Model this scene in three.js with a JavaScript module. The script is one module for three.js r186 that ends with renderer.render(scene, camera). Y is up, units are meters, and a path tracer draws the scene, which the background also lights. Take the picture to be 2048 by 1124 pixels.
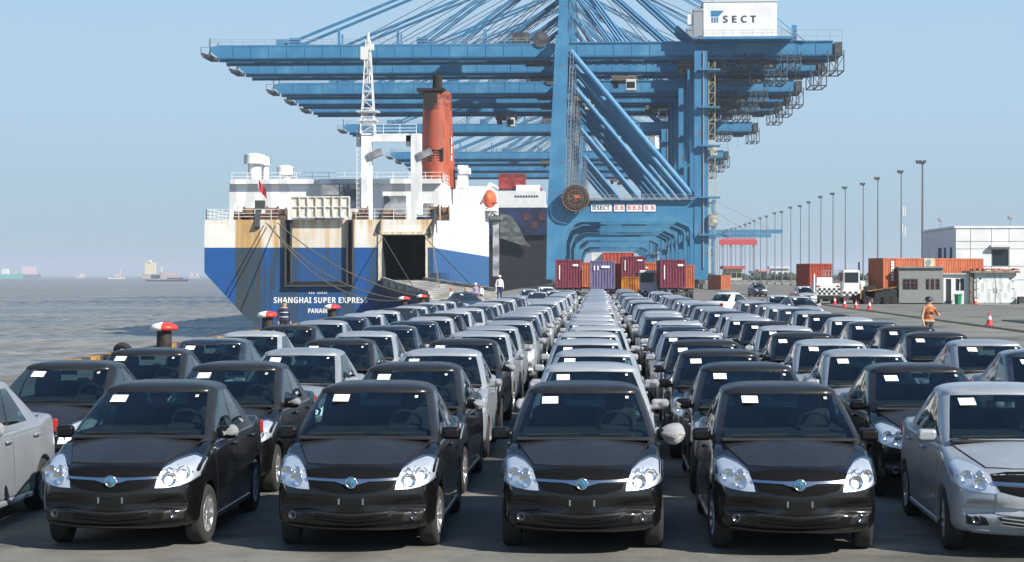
import * as THREE from 'three';
import { mergeGeometries, mergeVertices, toCreasedNormals } from 'three/addons/utils/BufferGeometryUtils.js';
import { RoundedBoxGeometry } from 'three/addons/geometries/RoundedBoxGeometry.js';
import { MarchingCubes } from 'three/addons/objects/MarchingCubes.js';
import { FontLoader } from 'three/addons/loaders/FontLoader.js';
import { TextGeometry } from 'three/addons/geometries/TextGeometry.js';
import { Brush, Evaluator, SUBTRACTION } from 'three-bvh-csg';

// ------------------------------------------------------------------ camera, sky, sun, exposure
const F = 3590, CAM_H = 2.68;                                  // focal length in photo pixels (2048 wide), eye height
const camera = new THREE.PerspectiveCamera(2 * Math.atan(562 / F) * 180 / Math.PI, 2048 / 1124, 0.5, 30000);
camera.rotation.order = 'YXZ';
camera.position.set(0, CAM_H, 0);
camera.rotation.set(-12 / F, Math.atan(176 / F), 0);
camera.updateMatrixWorld();
const scene = new THREE.Scene();
const renderer = new THREE.WebGLRenderer({ antialias: true });
renderer.toneMapping = THREE.LinearToneMapping;
renderer.toneMappingExposure = 1.5;
renderer.shadowMap.enabled = true;
{ // hazy clear sky: pale at the horizon, blue higher up
  const w = 256, h = 256, d = new Float32Array(w * h * 4);
  const stops = [[-1, .20, .22, .24], [-.02, .27, .34, .39], [0, .272, .36, .408], [.05, .282, .40, .485], [.09, .305, .43, .55], [.16, .285, .425, .565], [.35, .135, .25, .42], [.7, .062, .138, .29], [1, .048, .112, .245]];
  for (let y = 0; y < h; y++) {
    const el = Math.sin((y / (h - 1) - .5) * Math.PI);
    let k = 0; while (k < stops.length - 2 && stops[k + 1][0] < el) k++;
    const a = stops[k], b = stops[k + 1], t = Math.min(1, Math.max(0, (el - a[0]) / (b[0] - a[0])));
    for (let x = 0; x < w; x++) { const i = (y * w + x) * 4; for (let c = 0; c < 3; c++) d[i + c] = a[c + 1] + (b[c + 1] - a[c + 1]) * t; d[i + 3] = 1; }
  }
  const t = new THREE.DataTexture(d, w, h, THREE.RGBAFormat, THREE.FloatType);
  t.mapping = THREE.EquirectangularReflectionMapping; t.magFilter = t.minFilter = THREE.LinearFilter; t.needsUpdate = true;
  scene.background = t; scene.environment = t;
}
const SUN = new THREE.Vector3(.64, .60, .47).normalize();      // from the right, behind the camera
const sun = new THREE.DirectionalLight(new THREE.Color(1, .955, .88), 5.0);
sun.position.copy(SUN).multiplyScalar(900).add(new THREE.Vector3(0, 0, -250)); sun.target.position.set(0, 0, -250);
sun.castShadow = true; sun.shadow.mapSize.set(4096, 4096);
Object.assign(sun.shadow.camera, { left: -420, right: 420, top: 420, bottom: -420, near: 10, far: 2200 });
scene.add(sun, sun.target);
scene.fog = new THREE.FogExp2(new THREE.Color(.80, .88, 1.0), 0.00016);

// ------------------------------------------------------------------ helpers
let seed = 7; const rnd = () => { seed = (seed * 1664525 + 1013904223) >>> 0; return seed / 4294967296; };
const rr = (a, b) => a + (b - a) * rnd();
const V = (x, y, z) => new THREE.Vector3(x, y, z);
const lerp = (a, b, t) => a + (b - a) * t, clamp = (x, a, b) => Math.min(b, Math.max(a, x));
const smooth = (a, b, x) => { const t = clamp((x - a) / (b - a), 0, 1); return t * t * (3 - 2 * t); };
const curve = pts => x => { if (x <= pts[0][0]) return pts[0][1]; for (let i = 1; i < pts.length; i++) if (x <= pts[i][0]) return lerp(pts[i - 1][1], pts[i][1], (x - pts[i - 1][0]) / (pts[i][0] - pts[i - 1][0])); return pts[pts.length - 1][1]; };
// a photo pixel gives a direction; the depth D (metres along the quay) comes from the ground or from a known size
function P(px, py, D) { const v = V((px - 1024) / F, (562 - py) / F, -1).applyEuler(camera.rotation); v.multiplyScalar(-D / v.z); v.y += CAM_H; return v; }
const used = {};
function numbered(n) { if (!(n in used)) { used[n] = 0; return n; } used[n]++; return n + '_' + String(used[n]).padStart(3, '0'); }
function metricUV(g) { // box-projected texture coordinates in metres
  const p = g.attributes.position, n = g.attributes.normal, uv = new Float32Array(p.count * 2);
  for (let i = 0; i < p.count; i += 3) {
    let nx = 0, ny = 0, nz = 0; for (let k = 0; k < 3; k++) { nx += n.getX(i + k); ny += n.getY(i + k); nz += n.getZ(i + k); }
    nx = Math.abs(nx); ny = Math.abs(ny); nz = Math.abs(nz);
    for (let k = 0; k < 3; k++) { const x = p.getX(i + k), y = p.getY(i + k), z = p.getZ(i + k); const [a, b] = nx > ny && nx > nz ? [z, y] : ny > nz ? [x, z] : [x, y]; uv[2 * (i + k)] = a; uv[2 * (i + k) + 1] = b; }
  }
  g.setAttribute('uv', new THREE.BufferAttribute(uv, 2)); return g;
}
class G {
  constructor() { this.g = []; }
  add(geo, m) {
    let g = geo.index ? geo.toNonIndexed() : geo.clone();
    for (const k of Object.keys(g.attributes)) if (k !== 'position' && k !== 'normal') g.deleteAttribute(k);
    if (!g.attributes.normal) g.computeVertexNormals();
    if (m) g.applyMatrix4(m); g.clearGroups?.(); this.g.push(g); return this;
  }
  box(x, y, z, w, h, d, ry = 0, rx = 0, rz = 0) { return this.add(new THREE.BoxGeometry(w, h, d), new THREE.Matrix4().makeRotationFromEuler(new THREE.Euler(rx, ry, rz)).setPosition(x, y, z)); }
  rbox(x, y, z, w, h, d, r = .02, seg = 2, ry = 0, rx = 0) { return this.add(new RoundedBoxGeometry(w, h, d, seg, r), new THREE.Matrix4().makeRotationFromEuler(new THREE.Euler(rx, ry, 0)).setPosition(x, y, z)); }
  beam(a, b, w, h) { // a bar of section w x h from a to b
    const d = b.clone().sub(a), L = d.length(), z = d.divideScalar(L), up = Math.abs(z.y) > .99 ? V(0, 0, 1) : V(0, 1, 0);
    const x = up.clone().cross(z).normalize(), y = z.clone().cross(x);
    const m = new THREE.Matrix4().makeBasis(x, y, z).setPosition(a.clone().add(b).multiplyScalar(.5));
    return this.add(new THREE.BoxGeometry(w, h, L), m);
  }
  cyl(a, b, r, r2 = r, n = 10, open = false) { // r at a, r2 at b
    const d = b.clone().sub(a), L = d.length();
    const q = new THREE.Quaternion().setFromUnitVectors(V(0, 1, 0), d.normalize());
    return this.add(new THREE.CylinderGeometry(r2, r, L, n, 1, open), new THREE.Matrix4().compose(a.clone().add(b).multiplyScalar(.5), q, V(1, 1, 1)));
  }
  build(name, mat, parent) {
    const g = metricUV(this.g.length > 1 ? mergeGeometries(this.g) : this.g[0]);
    return mesh(name, g, mat, parent);
  }
}
function mesh(name, g, mat, parent) { const o = new THREE.Mesh(g, mat); o.castShadow = o.receiveShadow = true; if (parent) { o.name = name; parent.add(o); } else { o.name = numbered(name); scene.add(o); } return o; }
function tag(o, label, category, group) { o.userData = { label, category }; if (group) o.userData.group = group; return o; }
function thing(name, label, category, pos = [0, 0, 0], ry = 0, group) { const o = new THREE.Group(); o.name = numbered(name); o.position.set(...pos); o.rotation.y = ry; scene.add(o); return tag(o, label, category, group); }
function struct(name, g, mat) { const o = mesh(name, g, mat); o.userData.kind = 'structure'; return o; }
function copy(o, label, pos, ry) { const c = o.clone(); c.name = numbered(o.name.replace(/_\d+$/, '')); c.userData = { ...o.userData }; if (label) c.userData.label = label; if (pos) c.position.set(...pos); if (ry !== undefined) c.rotation.y = ry; scene.add(c); return c; }
// tiling noise
const hash = (x, y, s) => { let h = (x * 374761393 + y * 668265263 + s * 1442695041) | 0; h = Math.imul(h ^ (h >>> 13), 1274126177); return ((h ^ (h >>> 16)) >>> 0) / 4294967296; };
function vn(u, v, p, s, pv = p) { const x = u * p, y = v * pv, xi = Math.floor(x), yi = Math.floor(y), fx = x - xi, fy = y - yi, sx = fx * fx * (3 - 2 * fx), sy = fy * fy * (3 - 2 * fy), m = (a, n) => ((a % n) + n) % n; const a = hash(m(xi, p), m(yi, pv), s), b = hash(m(xi + 1, p), m(yi, pv), s), c = hash(m(xi, p), m(yi + 1, pv), s), d = hash(m(xi + 1, p), m(yi + 1, pv), s); return lerp(lerp(a, b, sx), lerp(c, d, sx), sy); }
const fbm = (u, v, p, s, o = 4) => { let a = .5, t = 0, n = 0; for (let i = 0; i < o; i++) { t += a * vn(u, v, p << i, s + i); n += a; a *= .55; } return t / n; };
function tex(n, fn, srgb = true, h = n) { const d = new Uint8Array(n * h * 4); for (let y = 0; y < h; y++) for (let x = 0; x < n; x++) { const c = fn(x / n, y / h), i = (y * n + x) * 4; for (let k = 0; k < 3; k++) d[i + k] = clamp(Math.round(255 * (typeof c === 'number' ? c : c[k])), 0, 255); d[i + 3] = 255; } const t = new THREE.DataTexture(d, n, h); t.wrapS = t.wrapT = THREE.RepeatWrapping; t.magFilter = THREE.LinearFilter; t.minFilter = THREE.LinearMipmapLinearFilter; t.generateMipmaps = true; if (srgb) t.colorSpace = THREE.SRGBColorSpace; t.needsUpdate = true; return t; }
function rep(t, sx, sy = sx) { const c = t.clone(); c.repeat.set(1 / sx, 1 / sy); c.needsUpdate = true; return c; }
const mottle = tex(256, (u, v) => .86 + .14 * fbm(u, v, 4, 3, 5));
const mottleStrong = tex(256, (u, v) => { const a = fbm(u, v, 4, 11, 5); return .62 + .38 * smooth(.25, .7, a); });
const streaky = tex(256, (u, v) => .86 + .14 * smooth(.3, .62, .6 * vn(u, v, 24, 31, 3) + .4 * fbm(u, v, 8, 37, 4)));
const lin = c => Math.pow(c, 1 / 2.2);
const craneTex = tex(512, (u, v) => { // faded blue paint with chalky patches and rust at scratches
  const a = fbm(u, v, 5, 131, 5), b = vn(u, v, 70, 137, 9), r = smooth(.70, .80, fbm(u, v, 14, 143, 4)) * smooth(.45, .7, vn(u, v, 60, 149)), k = .84 + .26 * a + .10 * (b - .5), f = smooth(.5, .75, a);
  const c = [lerp(.034, .056, f) * k, lerp(.186, .22, f) * k, lerp(.35, .36, f) * k]; return [lin(lerp(c[0], .16, r)), lin(lerp(c[1], .085, r)), lin(lerp(c[2], .05, r))]; });
const fine = tex(256, (u, v) => fbm(u, v, 32, 21, 3), false);
const M = (r, g, b, o = {}) => new THREE.MeshPhysicalMaterial({ color: new THREE.Color().setRGB(r, g, b), roughness: .6, ...o });
const mat = {
  craneBlue: new THREE.MeshPhysicalMaterial({ roughness: .52, map: rep(craneTex, 19, 19) }),
  craneDark: M(.085, .095, .105, { roughness: .6, map: rep(mottleStrong, 3) }),
  steel: M(.30, .32, .34, { roughness: .55, metalness: .3 }),
  darkSteel: M(.05, .052, .055, { roughness: .65 }),
  white: M(.80, .80, .78, { roughness: .55, map: rep(mottle, 6) }),
  shipWhite: M(.82, .82, .80, { roughness: .55, map: rep(streaky, 9, 9) }),
  shipGrey: M(.36, .38, .40, { roughness: .65, map: rep(mottleStrong, 5) }),
  shipBlue: M(.024, .125, .33, { roughness: .5, map: rep(mottle, 11, 11) }),
  rust: M(.20, .11, .06, { roughness: .9, map: rep(mottleStrong, 2) }),
  rope: M(.22, .17, .11, { roughness: 1 }),
  black: M(.012, .012, .013, { roughness: .7 }),
  rubber: M(.022, .021, .02, { roughness: .9 }),
  orangeFunnel: M(.37, .075, .032, { roughness: .6, map: rep(streaky, 6, 8) }),
  soot: M(.018, .016, .015, { roughness: .9 }),
  glassDark: M(.02, .028, .034, { roughness: .08, specularIntensity: 1 }),
  lettering: M(.82, .82, .80, { roughness: .6 }),
  yellow: M(.62, .30, .04, { roughness: .7, map: rep(mottleStrong, 1.2) }),
  red: M(.62, .045, .03, { roughness: .45 }),
  orange: M(.72, .17, .03, { roughness: .6 }),
  cream: M(.70, .62, .42, { roughness: .7, map: rep(streaky, 3) }),
};
const font = await new FontLoader().loadAsync('fonts/droid/droid_sans_bold.typeface.json');
function lettering(str, size, depth, m, parent, x, y, z, width, ry = 0, name = 'lettering') {
  const g = new TextGeometry(str, { font, size, depth, curveSegments: 3 }); g.computeBoundingBox(); const w = g.boundingBox.max.x - g.boundingBox.min.x;
  const k = width ? width / w : 1; g.translate(-(g.boundingBox.min.x + w / 2), 0, 0); g.scale(k, 1, 1); if (ry) g.rotateY(ry); g.translate(x, y, z); g.computeVertexNormals();
  return mesh(name, g, m, parent);
}

// ------------------------------------------------------------------ ground, quay and river
const QUAY_X = -15.8, WATER_Y = -3.6;
{
  const concrete = tex(1024, (u, v) => {
    const a = fbm(u, v, 8, 41, 6), b = fbm(u, v, 64, 53, 3), s = smooth(.60, .74, fbm(u, v, 5, 61, 5)), sp = vn(u, v, 256, 71) > .93 ? .1 : 0;
    const k = .60 + .20 * a + .16 * b - .20 * s - sp; return [k, k * .985, k * .94];
  });
  const cb = rep(fine, 2.2);
  const c = rep(concrete, 17);
  const m = new THREE.MeshStandardMaterial({ map: c, roughness: .92, bumpMap: cb, bumpScale: .006, vertexColors: true });
  const nx = 150, nz = 240, x0 = QUAY_X, x1 = 4000, z0 = 60, z1 = -6000, pos = [], uv = [], col = [], idx = [];
  const X = i => { const t = i / nx; return t < .85 ? x0 + t / .85 * 84 : x0 + 84 + Math.pow((t - .85) / .15, 3) * (x1 - x0 - 84); };
  const Z = j => { const t = j / nz; return t < .85 ? z0 - t / .85 * 440 : z0 - 440 - Math.pow((t - .85) / .15, 3) * (z0 - 440 - z1); };
  for (let j = 0; j <= nz; j++) for (let i = 0; i <= nx; i++) {
    const x = X(i), z = Z(j); pos.push(x, 0, z); uv.push(x, z);
    const n = fbm(((x + 400) / 90) % 1, ((z + 800) / 90) % 1, 8, 97, 3), k = .295 * (.84 + .32 * n); col.push(k, k * .995, k * .945);
  }
  for (let j = 0; j < nz; j++) for (let i = 0; i < nx; i++) { const a = j * (nx + 1) + i, b = a + 1, d = a + nx + 1, e = d + 1; idx.push(a, b, d, b, e, d); }
  const g = new THREE.BufferGeometry(); g.setIndex(idx);
  g.setAttribute('position', new THREE.Float32BufferAttribute(pos, 3)); g.setAttribute('uv', new THREE.Float32BufferAttribute(uv, 2)); g.setAttribute('color', new THREE.Float32BufferAttribute(col, 3)); g.computeVertexNormals();
  struct('ground', g, m);
  // quay wall face down to the water
  const q = new G(); q.box(QUAY_X + .25, -3.05, -1500, .5, 6, 3100); const w = q.build('quay_wall', M(.26, .25, .23, { roughness: .9, map: rep(mottleStrong, 5) })); w.userData.kind = 'structure';
  // river
  const wv = tex(512, (u, v) => { const a = fbm(u, v, 6, 5, 5), b = vn(u, v, 40, 9, 90); return .65 * a + .35 * b; }, false);
  const wc = tex(512, (u, v) => { const s = fbm(u, v, 3, 15, 5), k = smooth(.4, .62, s), n = .98 + .4 * (vn(u, v, 128, 19) - .5) + .3 * (vn(u, v, 64, 29) - .5); return [n * lerp(.57, .47, k), n * lerp(.53, .49, k), n * lerp(.47, .48, k)]; });
  const wb = rep(wv, 26, 13);
  const wm = new THREE.MeshPhysicalMaterial({ color: new THREE.Color().setRGB(.80, .80, .80), map: rep(wc, 150, 60), roughness: .34, bumpMap: wb, bumpScale: .25, specularIntensity: .8 });
  const line = (a, segs) => { const o = [a]; for (const [to, st, gr] of segs) { let d = st; while (Math.abs(o[o.length - 1] - to) > d * .6) { o.push(o[o.length - 1] + Math.sign(to - a) * d); d *= gr; } } return o; };
  const xs = line(QUAY_X + .3, [[-130, .75, 1], [-320, 1.2, 1.01], [-9000, 4, 1.16]]), zs = line(-38, [[-260, .8, 1], [-700, 1.2, 1.004], [-11500, 4, 1.06]]); zs.unshift(300);
  const wp = [], wu = [], wi = [], ph = Array.from({ length: 14 }, (_, k) => [rr(.75, 3.4), rr(-.9, .9) + (k % 3 ? 0 : 1.2), rr(0, 6.3)]);
  for (const z of zs) for (const x of xs) { let h = 0; for (const [f, a, p] of ph) h += Math.sin((x * Math.sin(a) + z * Math.cos(a)) * f + p) * .038 / Math.pow(f, .8); h *= .55 + .9 * vn(((x + 9100) / 60) % 1, ((z + 12000) / 60) % 1, 6, 77); wp.push(x, WATER_Y + h, z); wu.push(x, z); }
  const nx2 = xs.length; for (let b = 0; b < zs.length - 1; b++) for (let a = 0; a < nx2 - 1; a++) { const q = b * nx2 + a; wi.push(q, q + nx2, q + 1, q + 1, q + nx2, q + nx2 + 1); }
  for (let k = 0; k < wi.length; k += 3) { const t = wi[k + 1]; wi[k + 1] = wi[k + 2]; wi[k + 2] = t; }
  const wg = new THREE.BufferGeometry(); wg.setIndex(wi); wg.setAttribute('position', new THREE.Float32BufferAttribute(wp, 3)); wg.setAttribute('uv', new THREE.Float32BufferAttribute(wu, 2)); wg.computeVertexNormals(); if (wg.attributes.normal.getY(0) < 0) { for (let k = 0; k < wi.length; k += 3) { const t = wi[k + 1]; wi[k + 1] = wi[k + 2]; wi[k + 2] = t; } wg.setIndex(wi); wg.computeVertexNormals(); }
  struct('water', wg, wm);
}
// crane rails set in the quay
for (const [x, n] of [[20, 'landward'], [-8.8, 'waterside']]) {
  const g = new G(); g.box(x, .012, -620, .22, .024, 1240); g.box(x - .32, .008, -620, .1, .016, 1240); g.box(x + .32, .008, -620, .1, .016, 1240);
  tag(g.build('crane_rail', M(.06, .045, .035, { roughness: .7 })), `dark steel crane rail set in the ${n} side of the quay`, 'rail', 'crane rails');
}
{ // cast shadow painted as a thin dark plate lying on the yard
  const g = new G(); g.rbox(27.5, .03, -103, 8, .06, 7, .02, 1); tag(g.build('shadow_patch', M(.055, .058, .065, { roughness: .6, map: rep(mottleStrong, 3) })), 'dark flat painted shadow plate on the concrete beside a red cone', 'patch');
}
{ // painted kerb along the quay edge
  const k = thing('quay_kerb', 'yellow and black striped kerb along the quay edge', 'kerb', [QUAY_X + .22, 0, -50.2]);
  const gg = metricUV(new RoundedBoxGeometry(.36, .2, .985, 1, .03).toNonIndexed());
  for (let i = 0; i < 130; i++) { const o = mesh('kerb_segment', gg, (i >> 0) % 2 ? mat.darkSteel : mat.yellow, k); o.position.set(0, .1, -i); }
}
// mooring bollards
{
  const pr = [[.0, .72], [.20, .74], [.40, .76], [.47, .80], [.475, .88], [.42, .95], [.30, 1.0], [.12, 1.04], [0, 1.05]].map(a => new THREE.Vector2(...a));
  const cap = new THREE.LatheGeometry(pr, 24); cap.scale(1, 1, 1);
  const half = (s) => { const g = new THREE.LatheGeometry(pr, 14, s ? 0 : Math.PI, Math.PI); return g; };
  const t0 = thing('mooring_bollard', '', 'bollard', [0, 0, 0], 0, 'bollards along the quay edge');
  const st = new G(); st.cyl(V(0, .06, 0), V(0, .74, 0), .27, .25, 20); st.build('stem', M(.035, .028, .024, { roughness: .75, map: rep(mottleStrong, .8) }), t0);
  const bp = new G(); bp.cyl(V(0, 0, 0), V(0, .06, 0), .45, .45, 20); bp.build('base_plate', mat.darkSteel, t0);
  const h1 = new G(); h1.add(half(true)); h1.build('cap_half', mat.red, t0).userData.label = 'red painted half of the cap';
  const h2 = new G(); h2.add(half(false)); h2.build('cap_half', mat.lettering, t0).userData.label = 'white painted half of the cap';
  const ds = [61.6, 81, 100.7, 138, 152, 168], lab = ['red and white capped bollard nearest the first cars on the quay edge', 'red and white capped bollard beside the worker in dark clothes', 'red and white capped bollard under the home port lettering of the ferry', 'red and white capped bollard beside the ferry ramp, farthest from its sill', 'red and white capped bollard in the middle of the three beside the ramp', 'red and white capped bollard beside the ferry ramp, closest to its sill'];
  ds.forEach((d, i) => { const o = i ? copy(t0) : t0; o.position.set(-15.1, 0, -d); o.userData.label = lab[i]; });
}
{ // worn rubber fenders lying on the quay edge
  const t = new THREE.TorusGeometry(.22, .10, 8, 18);
  [[195, 55.3, 0, 'black worn tyre fender lying on the quay kerb, farther from the bollard'], [221, 56.8, .9, 'black worn tyre fender propped on the quay kerb, closer to the bollard']].forEach(([px, D, a, l]) => { const o = thing('tyre_fender', l, 'fender', [-15.25, 0, -D]); const g = new G(); g.add(t, new THREE.Matrix4().makeRotationX(Math.PI / 2 - a).setPosition(0, .10 + .2 * Math.sin(a), 0)); g.build('tyre', mat.rubber, o); const r = new G(); r.add(new THREE.TorusGeometry(.13, .03, 6, 16), new THREE.Matrix4().makeRotationX(Math.PI / 2 - a).setPosition(0, .14 + .2 * Math.sin(a), .02)); r.build('rope_loop', mat.yellow, o); });
}

// ------------------------------------------------------------------ the parked sedans
const dustTex = tex(256, (u, v) => .55 + .30 * fbm(u, v, 6, 211, 5) + .22 * (vn(u, v, 128, 219) - .3));
const paints = {
  B: M(.0048, .0045, .0047, { roughness: .5, specularIntensity: .3, clearcoat: .8, clearcoatRoughness: .07, map: rep(mottleStrong, .9) }),
  T: M(.030, .029, .0295, { roughness: .55, specularIntensity: .4, clearcoat: .45, clearcoatRoughness: .2, map: rep(dustTex, .8) }), // the same black under a film of yard dust
  S: M(.43, .455, .475, { roughness: .42, metalness: .35, clearcoat: .6, clearcoatRoughness: .14, map: rep(mottle, 1.1) }),
  S1: M(.36, .385, .41, { roughness: .45, metalness: .35, clearcoat: .5, clearcoatRoughness: .2, map: rep(mottle, 1.3) }),
  S2: M(.48, .495, .50, { roughness: .4, metalness: .3, clearcoat: .6, clearcoatRoughness: .12, map: rep(mottle, .9) }),
  D: M(.036, .045, .062, { roughness: .45, metalness: .2, clearcoat: .8, clearcoatRoughness: .08, map: rep(mottleStrong, 1.0) }),
  W: M(.76, .76, .75, { roughness: .35, clearcoat: .5, map: rep(mottle, 1.2) }),
};
const carMat = {
  glass: M(.42, .54, .54, { transmission: 1, roughness: .02, ior: 1.52, thickness: 0 }),
  glassFar: M(.016, .024, .030, { roughness: .06 }),
  chrome: M(.55, .57, .60, { roughness: .2, metalness: 1 }),
  grille: M(.004, .004, .0045, { roughness: .75, specularIntensity: .25, bumpMap: rep(tex(64, (u, v) => (Math.abs((u * 8) % 1 - .5) + Math.abs((v * 8) % 1 - .5)) > .5 ? 1 : 0, false), .16), bumpScale: .0015 }),
  plastic: M(.014, .014, .015, { roughness: .55 }),
  reflector: M(.80, .82, .85, { roughness: .34, metalness: .55, bumpMap: rep(fine, .3), bumpScale: .004 }),
  fog: M(.16, .165, .17, { roughness: .12, metalness: .85 }),
  lamp: M(.88, .90, .93, { roughness: .12, metalness: 1 }),
  lens: M(.96, .97, .98, { transmission: 1, roughness: .03, ior: 1.45, thickness: 0 }),
  rim: M(.62, .63, .64, { roughness: .28, metalness: .8 }),
  tyre: M(.026, .024, .022, { roughness: .9 }),
  seat: M(.05, .048, .045, { roughness: .95 }), dash: M(.030, .030, .032, { roughness: .8 }),
  paper: M(.86, .86, .84, { roughness: .8 }),
  emblem: M(.03, .17, .30, { roughness: .2, clearcoat: 1 }),
  wrap: M(.78, .77, .77, { roughness: .35, clearcoat: .4, transmission: .35, thickness: 0, bumpMap: rep(fine, .12), bumpScale: .02 }),
  under: M(.01, .01, .01, { roughness: .9 }), tail: M(.35, .02, .015, { roughness: .2, clearcoat: 1 }),
};
const CAR_L = 4.0;
const Yt = curve([[0, .55], [.01, .63], [.03, .695], [.06, .755], [.10, .803], [.18, .842], [.4, .90], [.7, .975], [.95, 1.03], [1.1, 1.045], [3.2, 1.06], [3.45, 1.10], [3.78, 1.09], [3.90, 1.05], [3.96, .95], [3.99, .78], [4, .66]]);
const Yb = curve([[0, .42], [.012, .35], [.04, .29], [.1, .25], [.25, .235], [.6, .21], [3.4, .21], [3.7, .24], [3.9, .29], [3.97, .38], [4, .50]]);
const Wd = curve([[0, .70], [.03, .735], [.1, .76], [.25, .778], [.6, .788], [1.2, .79], [3.0, .79], [3.5, .783], [3.8, .765], [3.95, .735], [4, .69]]);
const Ysh = q => Yt(q) - lerp(.018, .05, smooth(.05, .8, q)) * (1 - .4 * smooth(3.2, 3.5, q));
function secPoint(q, t) {
  const W = Wd(q), yb = Yb(q), yt = Yt(q), ys = Ysh(q), h = ys - yb, r = Math.min(.058, h * .3), rb = Math.min(.12, h * .3);
  let x, y;
  if (t < .15) { x = (W - rb * .8) * t / .15; y = yb; }
  else if (t < .30) { const a = (t - .15) / .15 * Math.PI / 2; x = W - rb * .8 + rb * .8 * Math.sin(a) * .985; y = yb + rb * (1 - Math.cos(a)); }
  else if (t < .58) { const s = (t - .30) / .28; y = lerp(yb + rb, ys - r, s); x = W * (.99 + .012 * Math.sin(Math.PI * Math.min(1, s * 1.25)) - .022 * s * s * s); }
  else if (t < .74) { const a = (t - .58) / .16 * Math.PI / 2; x = W * .968 - r * 1.2 + r * 1.2 * Math.cos(a); y = ys - r + r * Math.sin(a); }
  else { const s = (t - .74) / .26, xm = W * .968 - r * 1.2; x = xm * (1 - s); y = ys + (yt - ys) * (1 - Math.pow(x / xm, 2)); }
  const a = Math.min(1, Math.abs(x) / .79);
  const qq = q + (.25 * a * a * a + .05 * a * a) * (1 - smooth(.12, 1.15, q)) - (.16 * a * a * a) * smooth(3.5, 3.95, q);
  return [x, y, CAR_L / 2 - qq];
}
function bodyGeometry(qs, nT) {
  const ring = [], pos = [], idx = [], n = 2 * nT;
  for (const q of qs) { const pts = []; for (let j = 0; j <= nT; j++) pts.push(secPoint(q, j / nT)); for (let j = nT - 1; j >= 1; j--) { const [x, y, z] = secPoint(q, j / nT); pts.push([-x, y, z]); } for (const p of pts) pos.push(...p); }
  for (let i = 0; i < qs.length - 1; i++) for (let j = 0; j < n; j++) { const a = i * n + j, b = i * n + (j + 1) % n, c = a + n, d = b + n; idx.push(a, c, b, b, c, d); }
  for (const [i, flip] of [[0, 1], [qs.length - 1, 0]]) { const c = pos.length / 3; let cy = 0, cz = 0; for (let j = 0; j < n; j++) { cy += pos[(i * n + j) * 3 + 1]; } cz = CAR_L / 2 - qs[i]; pos.push(0, cy / n, cz); for (let j = 0; j < n; j++) { const a = i * n + j, b = i * n + (j + 1) % n; flip ? idx.push(c, a, b) : idx.push(c, b, a); } }
  const g = new THREE.BufferGeometry(); g.setIndex(idx); g.setAttribute('position', new THREE.Float32BufferAttribute(pos, 3)); g.computeVertexNormals(); g.setAttribute('uv', new THREE.Float32BufferAttribute(new Float32Array(pos.length / 3 * 2), 2));
  return g;
}
const WHEELS = [[.80, 1], [.80, -1], [3.26, 1], [3.26, -1]], WR = .293;
// greenhouse: rings from belt line to roof crown, faces sorted into panes and painted frame
const GH = [ // y, front q, rear q, half width
  [.985, .93, 3.52, .745], [1.05, 1.00, 3.42, .735], [1.15, 1.18, 3.26, .704], [1.25, 1.38, 3.10, .672], [1.345, 1.58, 2.95, .638], [1.435, 1.79, 2.82, .60]];
for (let k = 1; k <= 9; k++) { const a = k / 9.4 * Math.PI / 2, c = Math.cos(a); GH.push([1.435 + .104 * Math.pow(Math.sin(a), .95), 1.79 + .56 * (1 - Math.pow(c, .62)), 2.82 - .45 * (1 - Math.pow(c, .62)), .60 * Math.pow(c, .60)]); }
const HALF = []; // [kind, fraction]
for (let i = 0; i <= 6; i++) HALF.push(['F', i / 6]);
HALF.push(['A', .5]); for (const s of [0, .14, .28, .42, .46, .62, .80, 1]) HALF.push(['S', s]); HALF.push(['C', .5]); for (let i = 6; i >= 0; i--) HALF.push(['R', i / 6]);
function ghPoint(l, k) {
  const [y, qf, qr, w] = GH[l], [kd, f] = HALF[k], bow = lerp(.15, .05, Math.min(1, l / 9)), rb = .06, pw = .07 * (l < 6 ? 1 : w / .6);
  const sf = qf + bow + .13 * (l < 6 ? 1 : w / .6), sr = qr - rb - .16 * (l < 6 ? 1 : w / .6), xf = w - pw;
  let x, q;
  if (kd === 'F') { x = xf * f; q = qf + bow * f * f * .8; }
  else if (kd === 'A') { x = w - pw * .32; q = lerp(qf + bow * .8, sf, .42); }
  else if (kd === 'S') { q = lerp(sf, sr, f); x = w * (1 + .012 * Math.sin(Math.PI * f) - .03 * f * f * (l > 0 ? 1 : 0)); }
  else if (kd === 'C') { x = w * .97 - pw * .4; q = lerp(sr, qr - rb * .8, .55); }
  else { x = (w * .97 - pw * 1.15) * f; q = qr - rb * f * f; }
  const yy = y + (l === 0 || l > 5 ? 0 : .012 * (1 - f) * (kd === 'F' ? 1 : 0));
  return [x, yy, CAR_L / 2 - q];
}
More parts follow.
